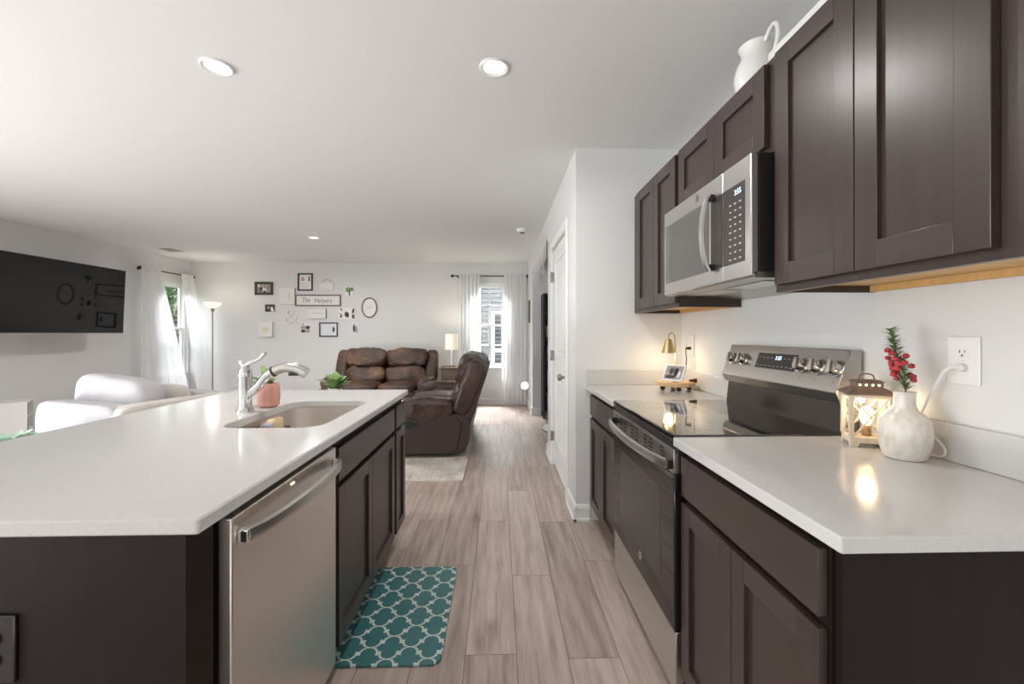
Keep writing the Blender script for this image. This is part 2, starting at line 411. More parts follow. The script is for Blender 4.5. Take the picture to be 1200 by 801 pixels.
def text_mesh(body, size, m, mtx, thick=.001, bold=0):
    cu = bpy.data.curves.new('text', 'FONT'); cu.body = body; cu.size = size; cu.extrude = thick; cu.offset = bold
    cu.align_x = 'CENTER'; cu.align_y = 'CENTER'; cu.resolution_u = 3
    o = bpy.data.objects.new('text', cu); C.objects.link(o)
    dg = bpy.context.evaluated_depsgraph_get(); dg.update()
    me = bpy.data.meshes.new_from_object(o.evaluated_get(dg))
    bpy.data.objects.remove(o); bpy.data.curves.remove(cu)
    mb = MB(); t = bmesh.new(); t.from_mesh(me); bpy.data.meshes.remove(me)
    mb._add(t, m, False, mtx); return mb
# orientation matrices: text/flat drawings made in XY, facing +Z
def face_cam(x, y, z):      # faces -Y (towards the kitchen camera)
    return Matrix.Translation((x, y, z)) @ Matrix.Rotation(R(90), 4, 'X')
def face_left(x, y, z):     # faces -X
    return Matrix.Translation((x, y, z)) @ Matrix.Rotation(R(-90), 4, 'Z') @ Matrix.Rotation(R(90), 4, 'X')

# ------------------------------------------------------------------ the room
CE = 2.51; XL = -5.41; YB = 7.78; XW = 1.24; XH = .518; YR = 2.92; YF = -3.2
T = .12
struct('floor', MB().box(XL-T, 2.3, YF-T, YB+T, -.1, 0, 'floor'), 'greige oak plank floor running down the room', 'floor')
struct('ceiling', MB().box(XL-T, 2.3, YF-T, YB+T, CE, CE+.1, 'ceiling'), 'plain white flat ceiling over the whole room', 'ceiling')
# left wall with patio-door opening (behind the frame edge) and a window
WY0, WY1, WZ0, WZ1 = 6.90, 7.73, .585, 2.115
DY0, DY1 = -1.5, 2.1
b = MB()
b.box(XL-T, XL, YF-T, DY0, 0, CE, 'wall').box(XL-T, XL, DY0, DY1, 2.2, CE, 'wall').box(XL-T, XL, DY1, WY0, 0, CE, 'wall')
b.box(XL-T, XL, WY0, WY1, 0, WZ0, 'wall').box(XL-T, XL, WY0, WY1, WZ1, CE, 'wall').box(XL-T, XL, WY1, YB+T, 0, CE, 'wall')
struct('wall_left', b, 'off-white wall with the television and a curtained window', 'wall')
BX0, BX1, BZ0, BZ1 = -.46, .115, .64, 2.165
b = MB()
b.box(XL, BX0, YB, YB+T, 0, CE, 'wall').box(BX1, 2.3, YB, YB+T, 0, CE, 'wall')
b.box(BX0, BX1, YB, YB+T, 0, BZ0, 'wall').box(BX0, BX1, YB, YB+T, BZ1, CE, 'wall')
struct('wall_back', b, 'far off-white wall with the picture gallery', 'wall')
struct('wall_right', MB().box(XW, XW+T, YF, YR, 0, CE, 'wall'), 'off-white kitchen wall behind the range', 'wall')
b = MB()
FX0, FX1 = -3.9, -.5
b.box(XL, FX0, YF-T, YF, 0, CE, 'wall').box(FX1, 2.3, YF-T, YF, 0, CE, 'wall').box(FX0, FX1, YF-T, YF, 2.35, CE, 'wall').box(FX0, FX1, YF-T, YF, 0, .4, 'wall')
struct('wall_front', b, 'off-white wall behind the viewer', 'wall')
struct('wall_return', MB().box(XH+.1, XW+T, YR, YR+T, 0, CE, 'wall'), 'short off-white wall at the end of the kitchen counter', 'wall')
# hall wall plane x = XH with a door and a cased-less opening
HD0, HD1, HDZ = 3.30, 4.17, 2.06
OP0, OP1, OPZ = 4.60, 6.73, 2.235
b = MB()
b.box(XH, XH+.1, YR, HD0, 0, CE, 'wall').box(XH, XH+.1, HD0, HD1, HDZ, CE, 'wall').box(XH, XH+.1, HD1, OP0, 0, CE, 'wall')
b.box(XH, XH+.1, OP0, OP1, OPZ, CE, 'wall').box(XH, XH+.1, OP1, YB, 0, CE, 'wall')
struct('wall_hall', b, 'off-white hallway wall with the white panel door', 'wall')
struct('wall_alcove', MB().box(2.2, 2.3, YR+T, OP1+.001, 0, CE, 'wall').box(XH+.1, 2.2, OP1, OP1+.1, 0, CE, 'wall').box(XH+.1, 2.2, OP0-.14, OP0-.04, 0, CE, 'wall'), 'off-white walls of the nook beyond the hallway opening', 'wall')

def baseboard(name, segs, label):
    b = MB()
    for axis, at, a0, a1, sgn in segs:
        # axis 'y': runs along y on plane x=at, growing towards sgn
        pr = [(0, 0), (.022, 0), (.022, .014), (.014, .024), (.014, .085), (.007, .105), (0, .11)]
        if axis == 'y': b.prism([(at+sgn*p, z) for p, z in pr], a0, a1, 'trim', 'xz')
        else: b.prism([(at+sgn*p, z) for p, z in pr], a0, a1, 'trim', 'yz')
    struct(name, b, label, 'baseboard')
baseboard('baseboard_left', [('y', XL, DY1+.1, YB, 1)], 'white baseboard under the television wall')
baseboard('baseboard_back', [('x', YB, XL+.025, XH, -1)], 'white baseboard along the far wall')
baseboard('baseboard_hall', [('y', XH, YR-.022, HD0-.07, -1), ('y', XH, HD1+.07, OP0, -1), ('y', XH, OP1, YB-.03, -1), ('x', OP1, XH-.02, 2.2, -1), ('x', YR, XH-.02, .61, -1)], 'white baseboard along the hallway wall and its corner')
baseboard('baseboard_return', [('x', OP0, XH, XH+.1, 1)], 'white baseboard end at the hallway opening')

# hall door and its casing
b = MB()
for y0, y1 in ((HD0-.07, HD0), (HD1, HD1+.07)): b.box(XH-.018, XH-.0005, y0, y1, 0, HDZ-.0005, 'trim', .005)
b.box(XH-.018, XH-.0005, HD0-.07, HD1+.07, HDZ, HDZ+.07, 'trim', .005)
struct('trim_1', b, 'white casing around the hallway door', 'trim')
def paneldoor():
    b = MB(); x0 = XH+.012; x1 = XH+.047
    y0, y1, z0, z1 = HD0+.004, HD1-.004, .01, HDZ-.004
    st = .115
    rails = [(z0, z0+.24), (.86, 1.06), (z1-.14, z1)]
    b.box(x0, x1, y0, y0+st, z0, z1, 'trim', .002).box(x0, x1, y1-st, y1, z0, z1, 'trim', .002)
    for a, c in rails: b.box(x0, x1, y0+st, y1-st, a, c, 'trim')
    for a, c in ((rails[0][1], rails[1][0]), (rails[1][1], rails[2][0])):
        b.box(x0+.012, x1-.012, y0+st, y1-st, a, c, 'trim')
        b.box(x0+.004, x1-.004, y0+st+.04, y1-st-.04, a+.04, c-.04, 'trim', .008)
    return b
d = struct('door_1', paneldoor(), 'white two-panel hallway door with satin knob', 'door')
b = MB(); kp = (XH+.012, 3.40, .915)
b.lathe([(.032, 0), (.032, .006), (.012, .012), (.011, .035), (.026, .045), (.028, .058), (.018, .07), (0, .072)], 'nickel', mtx=Matrix.Translation(kp) @ Matrix.Rotation(R(-90), 4, 'Y'), n=20)
b.build('door_knob', d)
for z in (.28, 1.05, 1.80):
    MB().box(XH-.0195, XH+.011, HD1-.012, HD1+.004, z-.045, z+.045, 'nickel', .002).cyl((XH-.018, HD1-.004, z-.05), (XH-.018, HD1-.004, z+.05), .006, 'nickel', 10).build('hinge', d)

# windows
def window_unit(name, plane, a0, a1, z0, z1, at, out, cols, rows, label):
    """double-hung window: plane 'x' (glass normal along x) or 'y'; out = +1/-1 direction of outdoors"""
    def bx(b, u0, u1, d0, d1, w0, w1, m, bev=.003):
        d0, d1 = sorted((at+out*d0, at+out*d1))
        return b.box(d0, d1, u0, u1, w0, w1, m, bev) if plane == 'x' else b.box(u0, u1, d0, d1, w0, w1, m, bev)
    f = MB(); t = .042
    bx(f, a0, a0+t, .03, .115, z0, z1, 'trim'); bx(f, a1-t, a1, .03, .115, z0, z1, 'trim')
    bx(f, a0+t, a1-t, .03, .115, z0, z0+t, 'trim'); bx(f, a0+t, a1-t, .03, .115, z1-t, z1, 'trim')
    o = struct(name, f, label, 'window')
    zm = (z0+z1)/2
    for nm, c0, c1, dd in (('upper_sash', zm-.02, z1-t, .085), ('lower_sash', z0+t, zm+.02, .05)):
        s = MB(); q = .034; u0, u1 = a0+t, a1-t
        bx(s, u0, u0+q, dd, dd+.03, c0, c1, 'trim'); bx(s, u1-q, u1, dd, dd+.03, c0, c1, 'trim')
        bx(s, u0+q, u1-q, dd, dd+.03, c0, c0+q+.006, 'trim'); bx(s, u0+q, u1-q, dd, dd+.03, c1-q, c1, 'trim')
        for k in range(1, cols):
            uc = u0+(u1-u0)*k/cols; bx(s, uc-.014, uc+.014, dd+.008, dd+.022, c0, c1, 'trim')
        for k in range(1, rows):
            wc = c0+(c1-c0)*k/rows; bx(s, u0, u1, dd+.008, dd+.022, wc-.014, wc+.014, 'trim')
        so = s.build(nm, o)
        g = MB(); bx(g, u0+q*.5, u1-q*.5, dd+.013, dd+.017, c0+q*.5, c1-q*.5, 'glass', 0); g.build('pane', so)
    s = MB(); bx(s, a0-.0, a1+.0, -.035, .03, z0-.004, z0+.018, 'trim'); s.build('sill', o)
    return o
window_unit('window_1', 'x', WY0, WY1, WZ0, WZ1, XL, -1, 1, 1, 'white double-hung window on the television wall')
window_unit('window_2', 'y', BX0, BX1, BZ0, BZ1, YB, 1, 2, 2, 'white gridded window on the far wall beside the hallway')

# ------------------------------------------------------------------ outdoors
struct('ground', MB().box(-30, 20, -15, 40, -.5, -.35, 'lawn'), 'green lawn seen through the side window', 'ground')
nh = thing('neighbor_house', 'grey lap-sided neighbouring house seen through the far window', 'house', (0, 11.2, -.35))
b = MB()
for i in range(42):
    z = -.35+i*.115; b.prism([(11.2, z), (11.215, z+.094), (11.26, z+.094), (11.26, z)], -4, 5, 'siding', 'yz')
b.box(-4, 5, 11.262, 11.4, -.35, 4.5, 'siding')
b.build('siding', nh)
w = MB(); HX0, HX1, HZ0, HZ1 = -.20, .80, -.1, 1.83
for x0, x1 in ((HX0, HX0+.09), (HX1-.09, HX1)): w.box(x0, x1, 11.1, 11.19, HZ0, HZ1, 'trim')
for z0, z1 in ((HZ0, HZ0+.09), (.78, .88), (HZ1-.08, HZ1)): w.box(HX0+.09, HX1-.09, 11.1, 11.19, z0, z1, 'trim')
wf = w.build('window_frame', nh)
g = MB(); g.box(HX0+.09, HX1-.09, 11.15, 11.17, HZ0+.09, HZ1-.08, 'house_glass')
for i in range(16): g.box(HX0+.1, HX1-.1, 11.14, 11.148, HZ0+.15+i*.11, HZ0+.17+i*.11, 'siding')
g.build('blind_pane', wf)
MB().box(-.66, -.46, 11.08, 11.19, -.35, 4.4, 'trim').build('corner_board', nh)
f = MB()
for i in range(46): f.box(-9.06, -9.03, 4.6+i*.15, 4.6+i*.15+.142, -.35, 1.17, 'fence')
f.box(-9.10, -9.06, 4.6, 11.5, 1.08, 1.17, 'fence').box(-9.10, -9.06, 4.6, 11.5, .1, .19, 'fence')
tag(f.build('board_fence', origin=None), 'weathered board fence beyond the side window', 'fence')
def tree(x, y, h, r, label, seed):
    rnd = random.Random(seed)
    t = thing('tree', label, 'tree', (x, y, -.35), group=None)
    MB().tube([(x, y, -.35), (x+.1, y, h*.4), (x-.1, y+.1, h*.8)], [.18, .13, .05], 'bark_tree', 10, sub=4).build('trunk', t)
    b = MB(); i = b.mi('tree_leaf')
    for k in range(1500):
        u = Vector((rnd.gauss(0, 1), rnd.gauss(0, 1), rnd.gauss(0, 1))).normalized()*(rnd.random()**.4)
        c = Vector((x, y, h*.62))+Vector((u.x*r, u.y*r, u.z*h*.48)); s_ = rnd.uniform(.07, .16)
        a = Vector((rnd.gauss(0, 1), rnd.gauss(0, 1), rnd.gauss(0, 1))).normalized(); e = a.orthogonal().normalized(); g_ = a.cross(e)
        f = b.bm.faces.new([b.bm.verts.new(c+e*s_), b.bm.verts.new(c+g_*s_*.5), b.bm.verts.new(c-e*s_), b.bm.verts.new(c-g_*s_*.5)]); f.material_index = i
    b.build('crown', t)
tree(-11.5, 13.5, 4.6, 1.7, 'leafy green tree seen high through the side window', 1)
tree(-13.5, 17.5, 5.6, 2.4, 'taller pale tree behind the fence, deeper in the side window', 2)

# ------------------------------------------------------------------ ceiling fittings
def downlight(x, y, label, power=10):
    t = thing('recessed_light', label, 'ceiling light', (x, y, CE), group='recessed ceiling lights')
    MB().lathe([(.050, -.004), (.064, -.010), (.070, -.005), (.070, 0), (.050, 0)], 'white_plastic', (x, y, CE-.0005), 36, cap=False).build('trim_ring', t)
    MB().lathe([(0, -.006), (.0495, -.004), (.0495, -.0005), (0, -.0005)], 'led', (x, y, CE-.0005), 36).build('lens', t)
    area('downlight_lamp', (x, y, CE-.02), (0, 0, 0), .12, .12, power, (1, .985, .965), 'DISK', 170)
downlight(-1.32, 2.075, 'recessed ceiling light above the island, larger one at upper left')
downlight(-.023, 2.042, 'recessed ceiling light above the aisle between island and range')
downlight(-2.41, 5.74, 'small far recessed ceiling light over the sitting area', 34)
sd = thing('smoke_detector', 'round white smoke detector on the ceiling near the hallway', 'smoke detector', (.277, 5.2, CE))
MB().lathe([(0, -.045), (.045, -.043), (.06, -.03), (.07, -.012), (.07, -.0005), (0, -.0005)], 'white_plastic', (.277, 5.2, CE), 28).build('housing', sd)
MB().lathe([(.028, -.046), (.034, -.05), (.02, -.052), (0, -.052)], 'charcoal', (.277, 5.2, CE), 18).build('test_button', sd)
vt = thing('ceiling_vent', 'white slatted air vent in the ceiling by the television wall', 'vent', (-4.88, 6.62, CE))
MB().box(-5.0, -4.76, 6.46, 6.78, CE-.008, CE-.0005, 'white_plastic', .003).build('frame', vt)
b = MB()
for i in range(7): b.box(-4.98, -4.78, 6.49+i*.04, 6.51+i*.04, CE-.013, CE-.0085, 'canvas_side')
b.build('louvers', vt)

# ------------------------------------------------------------------ cabinetry
def shaker(name, parent, X, sg, y0, y1, z0, z1, fw=.058, th=.019):
    """shaker door, front face at x = X looking along sg"""
    b = MB(); xb = X-sg*th
    def bx(u0, u1, w0, w1, m, d0=0, d1=th, bev=.0015):
        xa, xc = sorted((X-sg*d0, X-sg*d1)); b.box(xa, xc, u0, u1, w0, w1, m, bev)
    bx(y0, y0+fw, z0, z1, 'espresso'); bx(y1-fw, y1, z0, z1, 'espresso')
    bx(y0+fw, y1-fw, z0, z0+fw, 'espresso_h'); bx(y0+fw, y1-fw, z1-fw, z1, 'espresso_h')
    bx(y0+fw-.002, y1-fw+.002, z0+fw-.002, z1-fw+.002, 'espresso', .011, .017, 0)
    return b.build(name, parent)
def slab(name, parent, X, sg, y0, y1, z0, z1, th=.019):
    xa, xc = sorted((X, X-sg*th)); return MB().box(xa, xc, y0, y1, z0, z1, 'espresso_h', .002).build(name, parent)
CT = .914; TH_ = .03; CZ = CT-TH_ - .001   # worktop top, thickness, cabinet top
TK = .105                                  # toe-kick height
FI = -.578                                 # island door fronts
# island sink cabinet
sk = thing('sink_base_cabinet', 'dark island cabinet with a wide false drawer and two doors under the sink', 'cabinet', (-.9, 2.0, 0))
b = MB(); xf = FI-.0205
b.box(xf-.02, xf, 1.555, 2.445, TK, CZ, 'espresso_shaded').box(-1.18, xf-.02, 1.555, 1.575, TK, CZ, 'espresso_shaded').box(-1.18, xf-.02, 2.425, 2.445, TK, CZ, 'espresso_shaded')
b.box(-1.18, xf-.02, 1.575, 2.425, TK, TK+.02, 'espresso_shaded').box(-1.18, -1.165, 1.575, 2.425, TK+.02, CZ, 'espresso_shaded')
b.build('carcass', sk)
MB().box(-1.16, xf-.065, 1.555, 2.445, 0, TK-.001, 'cab_dark').build('toe_kick', sk)
slab('false_drawer_front', sk, FI, 1, 1.592, 2.43, .722, .845)
shaker('door', sk, FI, 1, 1.592, 2.0095, .125, .698); shaker('door', sk, FI, 1, 2.0125, 2.43, .125, .698)
# narrow drawer cabinet at the far end
nc = thing('narrow_base_cabinet', 'narrow dark island cabinet with one small drawer, at the sofa end', 'cabinet', (-.9, 2.57, 0))
MB().box(-1.18, xf, 2.448, 2.69, TK, CZ, 'espresso_shaded').build('carcass', nc)
MB().box(-1.16, xf-.065, 2.448, 2.69, 0, TK-.001, 'cab_dark').build('toe_kick', nc)
slab('drawer', nc, FI, 1, 2.474, 2.70, .722, .845); shaker('door', nc, FI, 1, 2.474, 2.70, .125, .698, .05)
# end panel and corner post next to the dishwasher, and the rear panel
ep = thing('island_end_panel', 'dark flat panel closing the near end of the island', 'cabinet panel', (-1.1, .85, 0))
MB().box(-1.24, -.616, .852, .87, 0, CZ, 'espresso_shaded').build('panel', ep)
MB().box(-.616, -.595, .845, .925, 0, CZ, 'espresso_shaded').build('corner_post', ep)
rp = MB().box(-1.262, -1.242, .852, 2.69, 0, CZ, 'espresso_shaded', .002)
tag(rp.build('island_back_panel', origin=(-1.25, 1.8, 0)), 'dark flat panel along the seating side of the island', 'cabinet panel')
# island worktop with sink cut-out
def rrect(x0, x1, y0, y1, r, n=6):
    pts = []
    for cx, cy, a0 in ((x1-r, y1-r, 0), (x0+r, y1-r, 90), (x0+r, y0+r, 180), (x1-r, y0+r, 270)):
        for i in range(n+1):
            a = R(a0+90*i/n); pts.append((cx+r*math.cos(a), cy+r*math.sin(a)))
    return pts
SX0, SX1, SY0, SY1 = -1.045, -.665, 1.62, 2.275
def worktop_hole():
    x0, x1, y0, y1 = -1.60, -.56, .828, 2.708
    b = MB(); i = b.mi('quartz'); bm = b.bm
    hole = rrect(SX0, SX1, SY0, SY1, .09, 8)
    def outer(ins): return rrect(x0+ins, x1-ins, y0+ins, y1-ins, max(.008-ins, .003), 3)
    def ring(pts, z): return [bm.verts.new((p[0], p[1], z)) for p in pts]
    def strip(A, B):
        n = len(A)
        for k in range(n):
            f = bm.faces.new((A[k], A[(k+1) % n], B[(k+1) % n], B[k])); f.material_index = i
    o0 = ring(outer(.003), CT-TH_); o1 = ring(outer(0), CT-TH_+.003); o2 = ring(outer(0), CT-.004); o3 = ring(outer(.004), CT)
    strip(o0, o1); strip(o1, o2); strip(o2, o3)
    h0 = ring(hole, CT-TH_); h1 = ring(hole, CT-.003)
    c = ((SX0+SX1)/2, (SY0+SY1)/2)
    h2 = ring([(c[0]+(p[0]-c[0])*1.012, c[1]+(p[1]-c[1])*1.008) for p in hole], CT)
    strip(h1, h0); strip(h2, h1)
    # flat annuli top and bottom: connect outer and hole with a bridge by angle
    for O, Hh in ((o3, h2), (o0, h0)):
        ed = []
        for L in (O, Hh):
            n = len(L)
            for k in range(n):
                e = bm.edges.get((L[k], L[(k+1) % n])) or bm.edges.new((L[k], L[(k+1) % n])); ed.append(e)
        r = bmesh.ops.triangle_fill(bm, use_beauty=True, edges=ed)
        for f in r['geom']:
            if isinstance(f, bmesh.types.BMFace): f.material_index = i
    bmesh.ops.recalc_face_normals(bm, faces=bm.faces[:])
    return b
tag(worktop_hole().build('island_worktop', origin=(-1.08, 1.77, CT-TH_)), 'long white quartz island worktop with a sink cut-out', 'worktop')
# sink bowl
def sinkbowl():
    b = MB(); i = b.mi('sink_steel'); bm = b.bm; rings = []
    e = .012
    for ins, z, r in ((-.022, CT-TH_-.002, .10), (-e+.006, CT-TH_-.002, .095), (-e+.006, CT-TH_-.01, .095), (0.004, CT-.20, .09), (.03, CT-.228, .08), (.12, CT-.234, .06)):
        rings.append([bm.verts.new((*p, z)) for p in rrect(SX0+ins, SX1-ins, SY0+ins, SY1-ins, r, 8)])
    for A, B in zip(rings, rings[1:]):
        n = len(A)
        for k in range(n):
            f = bm.faces.new((A[k], A[(k+1) % n], B[(k+1) % n], B[k])); f.material_index = i; f.smooth = True
    f = bm.faces.new(rings[-1]); f.material_index = i
    return b
sn = thing('kitchen_sink', 'stainless undermount sink in the island', 'sink', (-.855, 1.95, .68))
sinkbowl().build('bowl', sn)
MB().lathe([(.012, .001), (.03, .004), (.043, .003), (.046, 0)], 'chrome', (-.855, 1.95, CT-.2335), 24).build('drain', sn)
# scrub sponge resting in a wire holder against the bowl wall
hd = thing('sponge_holder', 'small dark wire caddy on the inside of the sink', 'sponge holder', (-.93, 2.0, .80))
b = MB(); hx, hy, hz = -.985, 1.93, .79
for dz in (0, .05): b.tube([(hx-.042, hy-.075, hz+dz), (hx+.035, hy-.075, hz+dz), (hx+.035, hy+.075, hz+dz), (hx-.042, hy+.075, hz+dz)], .0022, 'black', 6)
for k in range(7): b.tube([(hx-.042+.0, hy-.075+k*.025, hz), (hx+.035, hy-.075+k*.025, hz), (hx+.035, hy-.075+k*.025, hz+.05)], .0015, 'black', 6)
b.build('basket', hd)
for dy in (-.04, .04): MB().cyl((hx-.0465, hy+dy, hz+.05), (hx-.040, hy+dy, hz+.05), .014, 'black').build('suction_cup', hd)
sp_ = thing('dish_sponge', 'cream sponge with a grey scrubbing side in the sink caddy', 'sponge', (hx, hy, hz+.01))
MB().puff((hx-.004, hy+.02, hz+.055), (.04, .10, .085), 'sponge', 5, 5, .001, 60).build('foam', sp_)
MB().puff((hx-.006, hy-.047, hz+.05), (.045, .035, .075), 'sponge_grey', 5, 5, .0015, 60).build('scrub_side', sp_)
# faucet
fc = thing('kitchen_faucet', 'chrome single-lever pull-out faucet on the island', 'faucet', (-1.125, 1.965, CT))
fx, fy = -1.125, 1.965
MB().lathe([(.036, 0), (.036, .006), (.030, .012), (.028, .02)], 'chrome', (fx, fy, CT+.0005), 28).build('base_flange', fc)
MB().lathe([(.027, .02), (.026, .06), (.026, .15), (.028, .155), (.028, .165), (.025, .185), (.017, .20), (0, .206)], 'chrome', (fx, fy, CT), 28).build('body', fc)
MB().tube([(fx+.012, fy, CT+.075), (fx+.05, fy, CT+.105), (fx+.092, fy, CT+.155), (fx+.125, fy, CT+.178)], [.019, .02, .019, .0185], 'chrome', 16, sub=5).build('spout_neck', fc)
sh = MB().tube([(fx+.122, fy, CT+.176), (fx+.17, fy, CT+.194), (fx+.225, fy, CT+.19), (fx+.268, fy, CT+.168)], [.021, .0215, .023, .025], 'satin_steel', 16, sub=5).build('spray_head', fc)
MB().tube([(fx+.119, fy, CT+.1745), (fx+.127, fy, CT+.1785)], .0235, 'black', 18).build('collar_ring', sh)
MB().box(fx+.19, fx+.235, fy-.008, fy+.008, CT+.158, CT+.172, 'black', .003).build('button', sh)
lv = MB().tube([(fx-.005, fy, CT+.2), (fx+.02, fy, CT+.215), (fx+.06, fy, CT+.232), (fx+.082, fy, CT+.255), (fx+.087, fy, CT+.268)], [.013, .010, .007, .010, .004], 'chrome', 12, sub=5)
lv.tube([(fx-.003, fy, CT+.2), (fx-.018, fy, CT+.218), (fx-.027, fy, CT+.224)], [.012, .008, .003], 'chrome', 10, sub=4)
lv.build('lever', fc)
# dishwasher
dw = thing('dishwasher', 'stainless dishwasher with a bowed bar handle in the island', 'dishwasher', (-.85, 1.23, 0))
DX = -.565; d0, d1 = .937, 1.533
MB().box(-1.15, DX-.032, d0, d1, TK, .868, 'black').build('tub', dw)
MB().box(DX-.03, DX, d0+.001, d1-.006, .118, .868, 'steel_v', .004).build('door', dw)
MB().box(-1.14, DX-.075, d0, d1, 0, TK-.002, 'cab_dark').build('toe_kick', dw)
hb = MB(); n = 14; ys = [d0+.025+(d1-d0-.05)*i/n for i in range(n+1)]
def bow(u): return DX+.018+.034*math.sin(PI*u)**.55
prof = [(-.006, -.015), (.006, -.013), (.008, 0), (.006, .013), (-.006, .015)]
t = bmesh.new(); rows = []
for i, y in enumerate(ys):
    rows.append([t.verts.new((bow(i/n)+p[0], y, .822+p[1])) for p in prof])
for A, B in zip(rows, rows[1:]):
    for k in range(5): t.faces.new((A[k], A[(k+1) % 5], B[(k+1) % 5], B[k]))
t.faces.new(rows[0]); t.faces.new(rows[-1]); bmesh.ops.recalc_face_normals(t, faces=t.faces[:])
hb._add(t, 'steel_light', True)
for y in (d0+.018, d1-.042): hb.box(DX+.0005, DX+.024, y, y+.024, .808, .836, 'chrome', .003)
hb.build('handle', dw)
MB().box(DX+.0003, DX+.0012, 1.20, 1.218, .848, .852, 'bulb_soft').build('status_light', dw)
# black outlet on the island end
def outlet(name, label, cat, mtx, plate, inner, w=.082, h=.128, slots=True):
    """built facing +Z in its own XY plane (x = width, y = height)"""
    o = thing(name, label, cat, mtx.translation)
    b = MB().box(-w/2, w/2, -h/2, h/2, .0006, .0066, plate, .003, mtx=mtx); b.build('cover_plate', o)
    for yy in (-.02, .02):
        r = MB(); r.prism([(.017*math.cos(a)*1.0, yy+max(-.0135, min(.0135, .017*math.sin(a)))) for a in [2*PI*k/28 for k in range(28)]], .0066, .0082, inner, 'xy', mtx=mtx)
        s = r
        s.box(-.0075, -.0055, yy+.000, yy+.008, .0082, .0086, 'black', mtx=mtx).box(.0055, .0075, yy+.001, yy+.007, .0082, .0086, 'black', mtx=mtx)
        s.lathe([(.0024, .0082), (.0024, .0086), (0, .0086)], 'black', (0, yy-.0065, 0), 10, mtx=mtx)
        s.build('receptacle', o)
    MB().lathe([(.003, .0066), (.003, .0075), (0, .0078)], inner, (0, 0, 0), 10, mtx=mtx).build('screw', o)
    return o
outlet('island_outlet', 'black outlet on the near end panel of the island', 'outlet', Matrix.Translation((-.951, .852, .666)) @ Matrix.Rotation(R(90), 4, 'X'), 'black_satin', 'black')

# ---- right-hand run
FR = .605
def base_right(name, label, y0, y1, ya, yb, ysplit):
    t = thing(name, label, 'cabinet', (.9, (y0+y1)/2, 0)); xf = FR+.0205
    MB().box(xf, XW-.003, y0, y1, TK, CZ, 'espresso_shaded').build('carcass', t)
    MB().box(xf+.065, XW-.01, y0, y1, 0, TK-.001, 'cab_dark').build('toe_kick', t)
    slab('drawer', t, FR, -1, ya, yb, .722, .852)
    shaker('door', t, FR, -1, ya, ysplit-.0015, .125, .700); shaker('door', t, FR, -1, ysplit+.0015, yb, .125, .700)
    return t
nb = base_right('near_base_cabinet', 'dark base cabinet with one wide drawer and two doors, nearest on the range side', .80, 1.438, .808, 1.43, 1.118)
MB().box(FR+.027, XW-.003, .782, .799, 0, CZ, 'espresso_shaded').build('end_panel', nb)
base_right('far_base_cabinet', 'dark base cabinet between the range and the hallway wall', 2.235, YR-.004, 2.243, 2.878, 2.575)
def counter(name, label, y0, y1, ret=False):
    t = thing(name, label, 'worktop', (.9, (y0+y1)/2, CT-TH_))
    MB().box(.581, XW-.0015, y0, y1, CT-TH_, CT, 'quartz', .004).build('slab', t)
    MB().box(XW-.02, XW-.001, y0+.002, y1-(.02 if ret else .002), CT+.0005, CT+.102, 'quartz', .002).build('backsplash', t)
    if ret: MB().box(.585, XW-.001, y1-.0195, y1-.0005, CT+.0005, CT+.102, 'quartz', .002).build('backsplash', t)
counter('near_worktop', 'white quartz worktop with the lantern and vase on it', .722, 1.4385)
counter('far_worktop', 'short white quartz worktop beyond the range, with the little brass lamp', 2.222, YR-.001, True)

# range
rg = thing('range', 'stainless electric range with black glass cooktop between the worktops', 'range', (.9, 1.83, 0))
ry0, ry1 = 1.441, 2.218
MB().box(.625, XW-.01, ry0+.002, ry1-.002, .03, .895, 'black_satin').box(.66, XW-.04, ry0+.03, ry1-.03, 0, .03, 'black').build('body', rg)
MB().box(.588, 1.158, ry0+.001, ry1-.001, .897, .919, 'cook_glass', .004).build('cooktop', rg)
ck = MB()
def ringmark(b, cx, cy, r, z, m, w=.0012, n=48):
    i = b.mi(m)
    A = [b.bm.verts.new((cx+r*math.cos(2*PI*k/n), cy+r*math.sin(2*PI*k/n), z)) for k in range(n)]
    B = [b.bm.verts.new((cx+(r-w)*math.cos(2*PI*k/n), cy+(r-w)*math.sin(2*PI*k/n), z)) for k in range(n)]
    for k in range(n):
        f = b.bm.faces.new((A[k], A[(k+1) % n], B[(k+1) % n], B[k])); f.material_index = i
for cx, cy, r in ((.74, 1.64, .11), (.74, 2.03, .09), (1.01, 1.64, .08), (1.01, 2.03, .11), (1.0, 1.835, .05)):
    ringmark(ck, cx, cy, r, .9194, 'charcoal'); ringmark(ck, cx, cy, r*.66, .9194, 'charcoal')
ck.build('burner_rings', rg)
MB().box(.592, .6245, ry0+.003, ry1-.003, .872, .8955, 'black_satin', .002).build('cooktop_lip', rg)
dr = MB().box(.588, .6235, ry0+.004, ry1-.004, .262, .786, 'oven_glass', .004).build('oven_door', rg)
vm = MB().box(.586, .6235, ry0+.004, ry1-.004, .787, .871, 'steel', .003)
vm.build('vent_trim', dr)
for g0 in (ry0+.085, ry0+.205, ry0+.265, ry0+.375, ry0+.435, ry0+.545, ry0+.605, ry0+.69):
    for k in range(4): MB().box(.5852, .5862, g0, g0+.042, .806+k*.0145, .8115+k*.0145, 'black').build('vent_slot', dr)
MB().box(.5874, .5882, ry0+.13, ry1-.13, .36, .70, 'charcoal', 0).build('window', dr)
hb = MB(); n = 16; rows = []; t = bmesh.new()
prof = [(.005, -.016), (-.005, -.014), (-.008, 0), (-.005, .014), (.005, .016)]
for i in range(n+1):
    u = i/n; x = .572-.044*math.sin(PI*u)**.6; y = ry0+.012+(ry1-ry0-.024)*u
    rows.append([t.verts.new((x+p[0], y, .818+p[1])) for p in prof])
